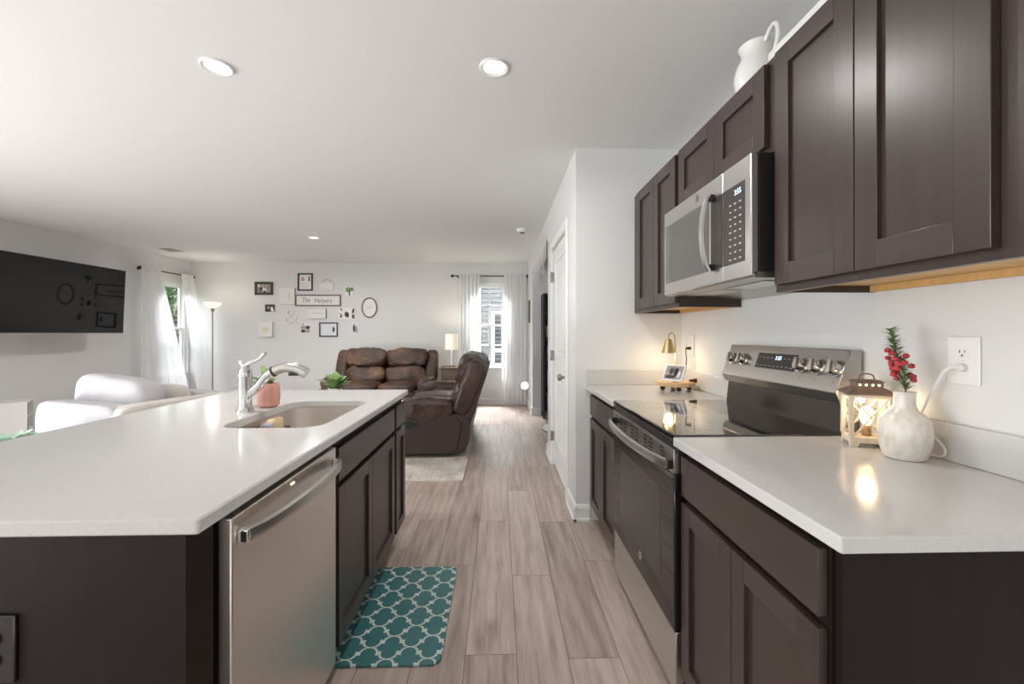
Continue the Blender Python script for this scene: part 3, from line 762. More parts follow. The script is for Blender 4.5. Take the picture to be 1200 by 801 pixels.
for A, B in zip(rows, rows[1:]):
    for k in range(5): t.faces.new((A[k], A[(k+1) % 5], B[(k+1) % 5], B[k]))
t.faces.new(rows[0]); t.faces.new(rows[-1]); bmesh.ops.recalc_face_normals(t, faces=t.faces[:])
hb._add(t, 'steel_light', True)
for y in (ry0+.008, ry1-.036): hb.box(.566, .5855, y, y+.028, .802, .834, 'black_satin', .003)
hb.build('handle', dr)
MB().box(.592, .6235, ry0+.004, ry1-.004, .05, .255, 'steel_light', .004).build('storage_drawer', rg)
def badge(b, mtx, r, ring='chrome'):
    b.lathe([(r, 0), (r, .0012), (r*.88, .0016), (r*.86, .001), (0, .001)], ring, n=32, mtx=mtx)
    for sx in (-1, 1):
        pts = [(sx*r*(.10+.32*math.cos(a)*.8), r*(.05+.38*math.sin(a)), .0016) for a in [R(20+28*k) for k in range(11)]]
        b.tube(pts, r*.05, 'grey_ink', 5, mtx) if False else b._add(MB().tube(pts, r*.05, 'grey_ink', 5).bm, 'grey_ink', True, mtx)
    return b
badge(MB(), face_left(.5879, 1.80, .335), .017, 'satin_steel').build('badge', dr)
# backguard: slanted console on a dark riser
nx = Vector((-(1.204-1.057), 0, (1.19-1.1385))).normalized()   # console normal
ux = Vector((1.19-1.1385, 0, 1.204-1.057)).normalized()        # up the slope
def console(y, z, lift=0):
    u = (z-1.057)/(1.204-1.057); p = Vector((1.1385+u*(1.19-1.1385), y, z))+nx*lift
    m = Matrix((( 0, ux.x, nx.x, p.x), (-1, ux.y, nx.y, p.y), (0, ux.z, nx.z, p.z), (0, 0, 0, 1))); return m
b = MB().prism([(1.19, 1.204), (1.1385, 1.057), (1.154, 1.022), (XW-.012, 1.022), (XW-.012, 1.204)], ry0-.004, ry1+.004-.03, 'steel', 'xz', .003)
for y in (2.125, 2.035, 1.635, 1.553, 1.465):
    b.lathe([(.0022, .0003), (.0022, .0007), (0, .0007)], 'black', (0, 0, 0), 8, mtx=console(y, 1.092))
    for s in (-1, 1): b.box(s*.02-.004, s*.02+.004, .0385, .0405, .0003, .0006, 'grey_ink', mtx=console(y, 1.137))
b.build('backguard', rg)
MB().prism([(1.158, .9), (1.172, 1.02), (XW-.012, 1.02), (XW-.012, .9)], ry0+.001, ry1-.03, 'riser_steel', 'xz').build('riser', rg)
for y in (2.125, 2.035, 1.635, 1.553, 1.465):
    k = MB().lathe([(.030, .0005), (.030, .004), (.024, .006), (.024, .026), (.021, .031), (0, .031)], 'satin_steel', n=28, mtx=console(y, 1.137)).build('control_knob', rg)
    MB().box(-.0055, .0055, -.023, .023, .0312, .0385, 'steel_light', .002, mtx=console(y, 1.137) @ Matrix.Rotation(R(12), 4, 'Z')).build('grip', k)
b = MB().box(-.128, .128, -.034, .034, .0003, .0022, 'black_satin', mtx=console(1.806, 1.1415))
for r_ in range(2):
    for k in range(9):
        if r_ == 1 and k in (4, 5): continue
        x = -.11+k*.0275; y = -.022+r_*.036
        b.box(x-.006, x+.006, y-.0012, y+.0012, .0023, .0026, 'white_ink', mtx=console(1.806, 1.1415))
dp = b.build('display_panel', rg)
text_mesh('3:55', .024, 'display', console(1.79, 1.155, .0025), .0003).build('clock_digits', dp)


# ---- upper cabinets
UF, UX, UB, UT = .897, .9165, 1.395, 2.183
def upper(name, label, y0, y1, z0, doors, z1=UT):
    t = thing(name, label, 'wall cabinet', (1.08, (y0+y1)/2, z0))
    b = MB()
    b.box(UX, UX+.019, y0, y1, z0, z1, 'espresso')                      # face frame
    b.box(UX+.019, XW-.0015, y0, y0+.015, z0, z1, 'espresso').box(UX+.019, XW-.0015, y1-.015, y1, z0, z1, 'espresso')
    b.box(UX+.019, XW-.0015, y0+.015, y1-.015, z1-.015, z1, 'espresso')
    b.build('carcass', t)
    MB().box(UX+.0195, XW-.002, y0+.0155, y1-.0155, z0+.022, z0+.034, 'birch').box(UX+.0195, UX+.032, y0+.0155, y1-.0155, z0+.001, z0+.0215, 'birch').box(XW-.02, XW-.002, y0+.0155, y1-.0155, z0+.001, z0+.0215, 'birch').build('underside', t)
    for a, c in doors: shaker('door', t, UF, -1, a, c, z0+.022, z1-.012, .066)
    return t
upper('near_wall_cabinet', 'tall dark wall cabinet with two doors, nearest above the worktop', .722, 1.412, UB, [(.768, 1.0735), (1.0765, 1.392)])
upper('over_range_cabinet', 'short dark wall cabinet with two doors above the microwave', 1.416, 2.186, 1.868, [(1.448, 1.7885), (1.7915, 2.152)])
upper('far_wall_cabinet', 'dark two-door wall cabinet beyond the microwave, against the end wall', 2.19, YR-.002, UB, [(2.196, 2.502), (2.505, 2.818)])
# microwave
mw = thing('microwave', 'stainless over-range microwave with a bowed vertical handle', 'microwave', (1.03, 1.81, 1.45))
MB().box(.862, XW-.003, 1.421, 2.182, 1.468, 1.862, 'black_satin', .002).build('housing', mw)
MB().prism([(.85, 1.446), (.85, 1.4665), (XW-.003, 1.4665), (XW-.003, 1.430), (1.02, 1.446)], 1.421, 2.182, 'steel', 'xz').build('vent_bottom', mw)
b = MB()
b.box(.93, 1.10, 1.50, 1.77, 1.4435, 1.4455, 'steel_light').box(.93, 1.10, 1.83, 2.10, 1.4435, 1.4455, 'steel_light'); b.build('grease_filter', mw)
md = MB().box(.837, .8615, 1.605, 2.182, 1.452, 1.861, 'steel_light', .004).build('door', mw)
MB().box(.8355, .8372, 1.607, 1.694, 1.508, 1.785, 'charcoal', .0006).build('handle_panel', md)
MB().box(.8355, .8372, 1.712, 2.163, 1.507, 1.790, 'micro_glass', .0006).build('window', md)
MB().box(.837, .8615, 1.421, 1.6025, 1.452, 1.861, 'steel_light', .004).build('control_side', mw)
b = MB().box(.8355, .8372, 1.458, 1.6005, 1.508, 1.785, 'charcoal', .0006)
for r_ in range(9):
    for k in range(3):
        y = 1.478+k*.032; z = 1.522+r_*.0245
        b.box(.8350, .8354, y, y+.014-.003*(r_ % 2), z, z+.0045, 'white_ink')
cp = b.build('control_panel', mw)
text_mesh('3:55', .026, 'display', face_left(.8352, 1.50, 1.757), .0003).build('clock_digits', cp)
hb = MB(); n = 14; rows = []; t = bmesh.new()
prof = [(.004, -.013), (-.005, -.011), (-.007, 0), (-.005, .011), (.004, .013)]
for i in range(n+1):
    u = i/n; x = .815-.030*math.sin(PI*u)**.6; z = 1.50+.30*u
    rows.append([t.verts.new((x+p[0], 1.668+p[1], z)) for p in prof])
for A, B in zip(rows, rows[1:]):
    for k in range(5): t.faces.new((A[k], A[(k+1) % 5], B[(k+1) % 5], B[k]))
t.faces.new(rows[0]); t.faces.new(rows[-1]); bmesh.ops.recalc_face_normals(t, faces=t.faces[:])
hb._add(t, 'steel_light', True)
for z in (1.502, 1.772): hb.box(.812, .8352, 1.657, 1.679, z, z+.026, 'black_satin', .003)
hb.build('handle', md)
badge(MB(), face_left(.8368, 1.815, 1.832), .017, 'satin_steel').build('badge', md)
# on top of the cabinets
pt = thing('pitcher', 'white ceramic pitcher standing on top of the dark wall cabinets', 'pitcher', (1.0, 1.66, UT)); pt.scale = (.96, .96, .87)
MB().lathe([(0, .001), (.07, .001), (.078, .03), (.085, .08), (.075, .13), (.058, .165), (.058, .19), (.068, .215), (.064, .215), (.054, .19)], 'ceramic', (1.0, 1.66, UT), 36, cap=False).build('jug', pt)
MB().prism([(1.0-.02, 1.66+.055), (1.0, 1.66+.11), (1.0+.02, 1.66+.055)], UT+.195, UT+.215, 'ceramic', 'xy', .004).build('spout', pt)
MB().tube([(1.0, 1.602, UT+.20), (1.0, 1.57, UT+.232), (1.0, 1.535, UT+.225), (1.0, 1.525, UT+.17), (1.0, 1.55, UT+.11), (1.0, 1.581, UT+.075)], .009, 'ceramic', 10, sub=5).build('handle', pt)
tr = thing('white_tray', 'shallow white tray lying on the wall cabinets beside the pitcher', 'tray', (1.05, 1.2, UT))
b = MB().box(.945, 1.19, .95, 1.49, UT+.0005, UT+.012, 'ceramic', .004); b.build('tray_bottom', tr)
b = MB().box(.94, .952, .945, 1.495, UT+.0125, UT+.055, 'ceramic', .004).box(1.183, 1.195, .945, 1.495, UT+.0125, UT+.055, 'ceramic', .004).box(.952, 1.183, .945, .957, UT+.0125, UT+.055, 'ceramic', .004).box(.952, 1.183, 1.483, 1.495, UT+.0125, UT+.055, 'ceramic', .004)
b.build('rim', tr)

# outlets on the kitchen wall
def on_wall(y, z): return face_left(XW, y, z)
outlet('wall_outlet', 'white outlet on the kitchen wall above the vase, lantern cord plugged in', 'outlet', on_wall(1.122, 1.188), 'white_plastic', 'trim')
outlet('wall_outlet', 'white outlet above the far worktop beside the small brass lamp', 'outlet', on_wall(2.765, 1.185), 'white_plastic', 'trim')

# lantern, vase
LX, LY, LR = 1.138, 1.315, R(-22)
ln = thing('lantern', 'whitewashed lit lantern with crossed sides and bronze roof on the worktop', 'lantern', (LX, LY, CT+.0005), LR)
w, dp_ = .050, .034
b = MB()
b.box(-w-.004, w+.004, -dp_-.004, dp_+.004, .012, .030, 'lantern_wood', .002)
for sx in (-1, 1):
    for sy in (-1, 1): b.prism([(sx*(w+.004), 0), (sx*(w+.004), .0125), (sx*(w-.022), .0125), (sx*(w-.016), 0)], sy*(dp_+.004)-.012*(sy > 0), sy*(dp_+.004)+.012*(sy < 0), 'lantern_wood', 'xz')
b.build('base', ln)
for sx in (-1, 1):
    for sy in (-1, 1):
        MB().box(sx*w-.006, sx*w+.006, sy*dp_-.006, sy*dp_+.006, .0305, .158, 'lantern_wood', .001).build('post', ln)
b = MB(); b.box(-w+.006, w-.006, -dp_-.004, -dp_+.004, .150, .158, 'lantern_wood').box(-w+.006, w-.006, dp_-.004, dp_+.004, .150, .158, 'lantern_wood')
b.box(-w-.004, -w+.004, -dp_+.006, dp_-.006, .150, .158, 'lantern_wood').box(w-.004, w+.004, -dp_+.006, dp_-.006, .150, .158, 'lantern_wood'); b.build('top_rail', ln)
def bar(b, p0, p1, wid, m):
    p0, p1 = Vector(p0), Vector(p1); d = p1-p0; q = d.to_track_quat('Z', 'Y').to_matrix().to_4x4()
    b.box(-wid/2, wid/2, -wid/2, wid/2, 0, d.length, m, mtx=Matrix.Translation(p0) @ q)
for sy in (-1, 1):
    b = MB(); bar(b, (-w+.006, sy*dp_, .031), (w-.006, sy*dp_, .15), .0042, 'lantern_wood'); bar(b, (-w+.006, sy*dp_, .15), (w-.006, sy*dp_, .031), .004, 'lantern_wood'); b.build('cross_brace', ln)
for sx in (-1, 1):
    b = MB(); bar(b, (sx*w, -dp_+.006, .031), (sx*w, dp_-.006, .15), .0042, 'lantern_wood'); bar(b, (sx*w, -dp_+.006, .15), (sx*w, dp_-.006, .031), .004, 'lantern_wood'); b.build('cross_brace', ln)
g = MB()
for sy in (-1, 1): g.box(-w+.006, w-.006, sy*(dp_-.0035)-.0005, sy*(dp_-.0035)+.0005, .031, .15, 'glass')
for sx in (-1, 1): g.box(sx*(w-.0035)-.0005, sx*(w-.0035)+.0005, -dp_+.006, dp_-.006, .031, .15, 'glass')
g.build('pane', ln)
def frust(b, z0, w0, d0, z1, w1, d1, m):
    t = bmesh.new()
    A = [t.verts.new((x*w0, y*d0, z0)) for x, y in ((-1, -1), (1, -1), (1, 1), (-1, 1))]; B = [t.verts.new((x*w1, y*d1, z1)) for x, y in ((-1, -1), (1, -1), (1, 1), (-1, 1))]
    t.faces.new(A[::-1]); t.faces.new(B)
    for k in range(4): t.faces.new((A[k], A[(k+1) % 4], B[(k+1) % 4], B[k]))
    b._add(t, m)
b = MB(); b.box(-w-.013, w+.013, -dp_-.013, dp_+.013, .1585, .166, 'lantern_roof', .002)
frust(b, .166, w+.009, dp_+.009, .180, w-.012, dp_-.010, 'lantern_roof'); b.box(-w+.014, w-.014, -dp_+.012, dp_-.012, .180, .196, 'lantern_roof', .001)
frust(b, .196, w-.010, dp_-.008, .203, w-.020, dp_-.016, 'lantern_roof')
rf = b.build('roof', ln)
b = MB()
for k in range(4): b.lathe([(.003, 0), (.003, .0006), (0, .0006)], 'bulb_soft', n=10, mtx=Matrix.Translation((-.024+k*.016, -dp_+.0118, .188)) @ Matrix.Rotation(R(90), 4, 'X'))  # glowing discs stand for lamplight through the roof holes
b.build('vent_glow_dots', rf)
MB().tube([(-.020, 0, .203), (-.016, 0, .216), (0, 0, .221), (.016, 0, .216), (.020, 0, .203)], .0022, 'lantern_roof', 8, sub=4).build('handle', rf)
MB().cyl((0, 0, .0305), (0, 0, .062), .012, 'tan').build('bulb_socket', ln)
MB().lathe([(.008, .062), (.012, .07), (.019, .09), (.017, .108), (.008, .118), (0, .120)], 'bulb', n=18, cap=False).build('bulb', ln)
ll = bpy.data.lights.new('lantern_light', 'POINT'); ll.energy = .7; ll.color = (1, .74, .42); ll.shadow_soft_size = .02
lo = bpy.data.objects.new('lantern_light', ll); C.objects.link(lo); lo.location = (LX, LY, CT+.135)
def locpt(x, y, z):
    c, s = math.cos(-LR), math.sin(-LR); X, Y = x-LX, y-LY; return (X*c-Y*s, X*s+Y*c, z-CT-.0005)
MB().tube([locpt(*p) for p in ((1.165, 1.35, CT+.02), (1.19, 1.355, CT+.006), (1.213, 1.29, CT+.006), (1.207, 1.20, CT+.007), (1.205, 1.15, CT+.012), (1.206, 1.142, CT+.03), (1.207, 1.165, CT+.055), (1.208, 1.22, CT+.09), (1.208, 1.205, CT+.13), (1.205, 1.165, CT+.205), (1.20, 1.135, CT+.248), (1.208, 1.118, CT+.256), (1.216, 1.115, CT+.256))], .0032, 'white_plastic', 8, sub=6).build('power_cord', ln)
MB().tube([locpt(*p) for p in ((1.2145, 1.119, CT+.2555), (1.2305, 1.119, CT+.2555))], [.008, .0115], 'white_plastic', 12).build('plug', ln)
vx, vy = 1.130, 1.180
vs_ = MB().lathe([(0, .001), (.046, .001), (.049, .006), (.058, .04), (.061, .075), (.056, .105), (.044, .122), (.029, .134), (.0245, .148), (.024, .174), (.026, .182), (.0245, .184), (.020, .178), (.020, .15), (.03, .12)], 'crackle', (vx, vy, CT+.0005), 40, cap=False)
tag(vs_.build('bud_vase', origin=(vx, vy, CT)), 'cream glazed bud vase with a bulbous body beside the lantern', 'vase')
fs = thing('flower_sprig', 'sprig of green leaves and red blossoms standing in the cream vase', 'flower', (vx, vy, CT+.12))
rnd = random.Random(5)
axis = [(vx, vy, CT+.13), (vx+.003, vy, CT+.19), (vx-.004, vy+.005, CT+.25), (vx-.012, vy+.02, CT+.31), (vx-.016, vy+.026, CT+.355)]
MB().tube(axis, [.0022, .002, .0018, .0014, .0008], 'stem_green', 8, sub=5).build('stem', fs)
def along(u):
    u = max(0, min(.999, u))*(len(axis)-1); i = int(u); f = u-i; return Vector(axis[i]).lerp(Vector(axis[i+1]), f)
b = MB()
for k in range(300):
    u = .24+.76*rnd.random(); a = rnd.uniform(0, 2*PI); p = along(u); rr = .018*(1.25-u)+.006
    b.leaf(p, (math.cos(a), math.sin(a), rnd.uniform(.2, 1.3)), rnd.uniform(.014, .026)+rr*.6, .0055, 'stem_green' if rnd.random() < .7 else 'leaf_pale', .2)
b.build('leaves', fs)
for k in range(24):
    u = .34+.36*rnd.random(); a = rnd.uniform(0, 2*PI); p = along(u)+Vector((math.cos(a)*.022, math.sin(a)*.022, rnd.uniform(-.004, .006)))
    q = MB(); q.puff(p, (.015, .015, .013), 'berry', 2.2, 3, .0015, 200, k); q.build('blossom', fs)

# far worktop: brass lamp on a wood slice, propped photo, peg
wsx, wsy, wsz = 1.085, 2.64, .945
ws = thing('wood_slice_riser', 'round wood slice riser on dark ball feet on the far worktop', 'riser', (wsx, wsy, CT+.0005))
MB().lathe([(0, 0), (.105, 0), (.112, .004), (.113, .022), (.108, .027), (0, .027)], 'wood_slice', (wsx, wsy, wsz-.005), 40).build('slice', ws)
for k in range(4):
    a = R(-100+90*k); MB().lathe([(0, .0005), (.010, .002), (.0155, .013), (.012, .024), (0, .0255)], 'bark', (wsx+.078*math.cos(a), wsy+.078*math.sin(a), CT), 16).build('foot', ws)
WT = wsz+.0225
dl = thing('desk_lamp', 'small lit lamp with a brass cone shade in the worktop corner', 'lamp', (1.075, 2.70, WT))
lx, ly = 1.11, 2.715
MB().lathe([(0, .0005), (.036, .0005), (.036, .008), (.01, .013), (0, .013)], 'gold', (lx, ly, WT), 28).build('base', dl)
MB().tube([(lx, ly, WT+.012), (lx+.002, ly, WT+.15), (lx, ly, WT+.255), (lx-.012, ly-.004, WT+.288), (lx-.034, ly-.01, WT+.294), (lx-.046, ly-.012, WT+.272), (lx-.046, ly-.012, WT+.256)], .0042, 'gold', 10, sub=6).build('gooseneck', dl)
MB().lathe([(.013, .258), (.018, .255), (.043, .170), (.041, .170), (.016, .252)], 'gold', (lx-.046, ly-.012, WT), 32, cap=False).build('shade', dl)
MB().lathe([(0, .168), (.016, .176), (.02, .195), (.012, .225), (0, .23)], 'bulb_soft', (lx-.046, ly-.012, WT), 18).build('bulb', dl)
MB().tube([(lx+.035, ly-.01, WT+.005), (1.16, 2.70, WT+.04), (1.185, 2.72, 1.08), (1.20, 2.762, 1.162), (1.222, 2.765, 1.166)], .003, 'bark', 8, sub=6).build('power_cord', dl)
MB().tube([(1.205, 2.765, 1.1645), (1.2312, 2.765, 1.1655)], [.007, .0105], 'bark', 12).build('plug', dl)
pl_ = bpy.data.lights.new('desk_lamp_light', 'POINT'); pl_.energy = 1.1; pl_.color = (1, .80, .52); pl_.shadow_soft_size = .025
po = bpy.data.objects.new('desk_lamp_light', pl_); C.objects.link(po); po.location = (lx-.046, ly-.012, WT+.152)
# propped photo
pm = Matrix.Translation((1.052, 2.585, WT+.054)) @ Matrix.Rotation(R(-47), 4, 'Z') @ Matrix.Rotation(R(52), 4, 'X') @ Matrix.Diagonal((1.12, 1.16, 1, 1))
pf = thing('propped_photo', 'white-framed photo leaning back on the wood slice riser', 'photo frame', (1.055, 2.575, WT))
MB().box(-.056, .056, -.050, .050, -.006, .006, 'white_plastic', .002, mtx=pm).build('frame', pf)
ph = MB().box(-.047, .047, -.041, .041, .0061, .0066, 'photo_grey', mtx=pm)
for cx, cy, sx, sy, m in ((-.014, .012, .011, .024, 'photo_dark'), (.012, .006, .012, .028, 'ink'), (-.012, -.026, .03, .010, 'photo_dark'), (-.014, .03, .006, .006, 'skin_tone'), (.012, .032, .006, .006, 'skin_tone'), (.03, -.01, .008, .02, 'paper_cool')):
    ph.lathe([(1, 0), (1, .0003), (0, .0003)], m, n=18, mtx=pm @ Matrix.Translation((cx, cy, .0066)) @ Matrix.Diagonal((sx, sy, 1, 1)))
ph.build('picture', pf)
MB().box(-.012, .012, -.030, -.012, -.045, -.006, 'white_plastic', .001, mtx=pm).build('easel_back', pf)
pg = MB().tube([(1.125, 2.545, WT+.0142), (1.14, 2.54, WT+.0142), (1.158, 2.536, WT+.0142), (1.166, 2.534, WT+.0142)], [.006, .008, .0125, .0135], 'bark', 14)
tag(pg.build('wooden_peg', origin=(1.145, 2.54, WT)), 'small dark turned peg lying on the riser behind the propped photo', 'peg')

# potted plants on the island
def pot_plant(name, x, y, z, label):
    t = thing(name, label, 'potted plant', (x, y, z))
    sq = []
    prof = [(0, .001), (.036, .001), (.047, .012), (.050, .05), (.048, .09), (.041, .112), (.036, .112), (.036, .095), (0, .095)]
    MB().lathe(prof, 'terracotta', (x, y, z+.0005), 10, cap=False).build('pot', t)
    return t
pp = pot_plant('terracotta_plant', -1.085, 2.085, CT, 'small trailing plant in a pink terracotta pot behind the faucet')
b = MB(); rnd = random.Random(11); px, py, pz = -1.085, 2.085, CT+.095
MB().lathe([(0, .001), (.035, .0005)], 'bark', (px, py, pz+.0005), 12, cap=False).build('soil', pp)
for dx, dy, dz, L, W, m in ((-.12, 0, 1, .13, .055, 'leaf'), (.1, .3, 1, .10, .05, 'leaf'), (-.30, .15, .9, .15, .05, 'leaf'), (.5, .2, .9, .07, .04, 'leaf_dark'), (-1.1, 0, .75, .17, .05, 'leaf_dark'), (-1.2, .3, .45, .19, .055, 'leaf_pale'), (-1.2, -.1, .30, .20, .06, 'leaf_pale'), (-1, .5, .6, .18, .05, 'leaf'), (.3, -.4, .9, .06, .035, 'leaf')):
    MB().leaf((px, py, pz), (dx, dy, dz), L, W, m, .28).build('leaf', pp)

# kitchen mat
mt = MB(); pts = rrect(-.21, .21, -.345, .345, .04, 6)
mt.prism(pts, 0.0005, .012, 'trellis', 'xy', .003)
o = mt.build('kitchen_mat'); o.location = (-.432, 2.0, 0); tag(o, 'teal mat with a cream quatrefoil lattice on the floor by the sink', 'mat')

# ------------------------------------------------------------------ living area
# television on the left wall
tv = thing('television', 'large black flat television mounted on the left wall', 'television', (-4.92, 5.1, 1.25))
tm = Matrix.Translation((-4.925, 5.125, 1.255)) @ Matrix.Rotation(R(2.5), 4, 'Y')
MB().box(-.03, 0, -.73, .73, 0, .825, 'black_satin', .004, mtx=tm).build('cabinet', tv)
MB().box(.0002, .0012, -.722, .722, .016, .818, 'black_glass', mtx=tm).build('screen', tv)
MB().box(.0002, .003, -.73, .73, 0, .011, 'steel_light', mtx=tm).build('lower_bezel', tv)
MB().box(-5.408, -5.37, 4.95, 5.25, 1.5, 1.85, 'black').box(-5.37, -4.955, 5.03, 5.09, 1.6, 1.66, 'black').box(-5.37, -4.955, 5.11, 5.17, 1.6, 1.66, 'black').box(-4.965, -4.935, 4.95, 5.25, 1.52, 1.8, 'black').build('wall_mount', tv)

def curtain(label, top0, top1, bot0, bot1, nf, amp, group, depth):
    """gathered sheer panel; top/bottom given as end points; depth = direction the folds swing"""
    b = MB(); i = b.mi('sheer'); NU, NV = nf*8, 14; rows = []
    top0, top1, bot0, bot1, depth = map(Vector, (top0, top1, bot0, bot1, depth))
    for v in range(NV+1):
        a = v/NV; row = []
        for u in range(NU+1):
            f = u/NU; p = top0.lerp(top1, f).lerp(bot0.lerp(bot1, f), a**1.15 if False else a)
            w = math.sin(f*nf*2*PI+.6*math.sin(5*f))*amp*(.75+.5*a)+.3*amp*math.sin(f*nf*4.4*PI+a*2)
            row.append(b.bm.verts.new(p+depth*w))
        rows.append(row)
    for A, B in zip(rows, rows[1:]):
        for u in range(NU):
            f = b.bm.faces.new((A[u], A[u+1], B[u+1], B[u])); f.material_index = i; f.smooth = True
    c = (top0+top1)/2
    return tag(b.build('sheer_curtain', origin=(c.x, c.y, min(bot0.z, bot1.z))), label, 'curtain', group)
def rod(name, label, p0, p1, wall_dir):
    p0, p1 = Vector(p0), Vector(p1); d = (p1-p0).normalized(); wd = Vector(wall_dir)
    t = thing(name, label, 'curtain rod', (p0+p1)/2)
    MB().cyl(p0, p1, .009, 'curtain_rod').build('pole', t)
    for p, s in ((p0, -1), (p1, 1)):
        MB().lathe([(.008, 0), (.014, .006), (.022, .02), (.026, .035), (.02, .05), (0, .058)], 'curtain_rod', n=18, mtx=Matrix.Translation(p+d*s*.001) @ (d*s).to_track_quat('Z', 'Y').to_matrix().to_4x4()).build('finial', t)
        q = p-d*s*.06; MB().cyl(q, q+wd*.1, .006, 'curtain_rod', 10).cyl(q+wd*.098, q+wd*.1085, .02, 'curtain_rod', 14).build('bracket', t)
    return t
rod('curtain_rod', 'dark curtain rod above the side window', (-5.30, 6.62, 2.235), (-5.30, 7.68, 2.235), (-1, 0, 0))
curtain('white sheer curtain swept aside left of the side window', (-5.258, 6.56, 2.25), (-5.258, 6.93, 2.25), (-5.20, 6.47, .03), (-5.16, 7.52, .03), 6, .022, 'sheer curtains', (1, 0, 0))
curtain('white sheer curtain right of the side window, next to the torch lamp', (-5.258, 7.36, 2.25), (-5.258, 7.66, 2.25), (-5.10, 7.55, .03), (-4.93, 7.69, .03), 5, .022, 'sheer curtains', (1, .3, 0))
rod('curtain_rod', 'dark curtain rod above the far window', (-.79, 7.67, 2.27), (.455, 7.67, 2.27), (0, 1, 0))
curtain('white sheer curtain left of the far window, behind the table lamp', (-.705, 7.63, 2.285), (-.335, 7.63, 2.285), (-.72, 7.62, .03), (-.335, 7.62, .03), 6, .022, 'sheer curtains', (0, 1, 0))
curtain('white sheer curtain right of the far window, next to the hallway wall', (.085, 7.63, 2.285), (.475, 7.63, 2.285), (.045, 7.62, .012), (.475, 7.62, .012), 6, .022, 'sheer curtains', (0, 1, 0))
# torch lamp in the corner
tx, ty = -4.71, 7.3
tl = thing('floor_lamp', 'slender lit torch floor lamp with frosted bowl in the corner', 'floor lamp', (tx, ty, 0))
MB().lathe([(0, .001), (.13, .001), (.13, .015), (.03, .03), (.012, .045), (0, .045)], 'nickel', (tx, ty, 0), 32).build('base', tl)
MB().lathe([(.010, .04), (.010, 1.62), (.02, 1.622), (.026, 1.66), (.03, 1.672), (0, 1.672)], 'nickel', (tx, ty, 0), 18).build('pole', tl)
MB().lathe([(.03, 1.673), (.08, 1.69), (.115, 1.725), (.13, 1.772), (.126, 1.772), (.11, 1.728), (.07, 1.696), (0, 1.69)], 'uplight_glass', (tx, ty, 0), 36, cap=False).build('bowl', tl)
tp = bpy.data.lights.new('torch_light', 'POINT'); tp.energy = 2.6; tp.color = (1, .9, .76); tp.shadow_soft_size = .08
to = bpy.data.objects.new('torch_light', tp); C.objects.link(to); to.location = (tx, ty, 1.84)
# end table and lamp
ex0, ex1, ey0, ey1 = -.955, -.56, 7.06, 7.50
et = thing('end_table', 'grey-brown wooden end table between the two leather sofas', 'side table', ((ex0+ex1)/2, 7.28, 0))
MB().box(ex0, ex1, ey0, ey1, .683, .708, 'end_table', .004).build('tabletop', et)
MB().box(ex0+.02, ex1-.02, ey0+.02, ey1-.02, .50, .6825, 'end_table').build('apron', et)
dw_ = MB().box(ex0+.04, ex1-.04, ey0+.004, ey0+.0195, .515, .67, 'end_table', .003).build('drawer', et)
MB().lathe([(.006, 0), (.014, .012), (.010, .02), (0, .02)], 'nickel', n=14, mtx=Matrix.Translation(((ex0+ex1)/2, ey0+.0035, .595)) @ Matrix.Rotation(R(90), 4, 'X')).build('knob', dw_)
for x in (ex0+.02, ex1-.055):
    for y in (ey0+.02, ey1-.055): MB().box(x, x+.035, y, y+.035, 0, .4995, 'end_table', .003).build('leg', et)
tx2, ty2 = -.792, 7.30
tb = thing('table_lamp', 'small lit table lamp with white drum shade beside the curtain', 'table lamp', (tx2, ty2, .7085))
MB().box(tx2-.05, tx2+.05, ty2-.05, ty2+.05, .709, .724, 'brown_frame', .003).build('base', tb)
MB().lathe([(.012, .724), (.014, .74), (.009, .76), (.009, .98), (.006, 1.0), (.006, 1.1), (0, 1.1)], 'white_plastic', (tx2, ty2, 0), 18).build('stem', tb)
MB().lathe([(.108, .992), (.102, 1.252), (.100, 1.252), (.106, .992)], 'lamp_fabric', (tx2, ty2, 0), 36, cap=False).build('shade', tb)
MB().lathe([(0, 1.095), (.02, 1.1), (.03, 1.135), (.018, 1.17), (0, 1.175)], 'bulb_soft', (tx2, ty2, 0), 16).build('bulb', tb)
t2 = bpy.data.lights.new('table_lamp_light', 'POINT'); t2.energy = 5; t2.color = (1, .86, .68); t2.shadow_soft_size = .035
t2o = bpy.data.objects.new('table_lamp_light', t2); C.objects.link(t2o); t2o.location = (tx2, ty2, 1.20)

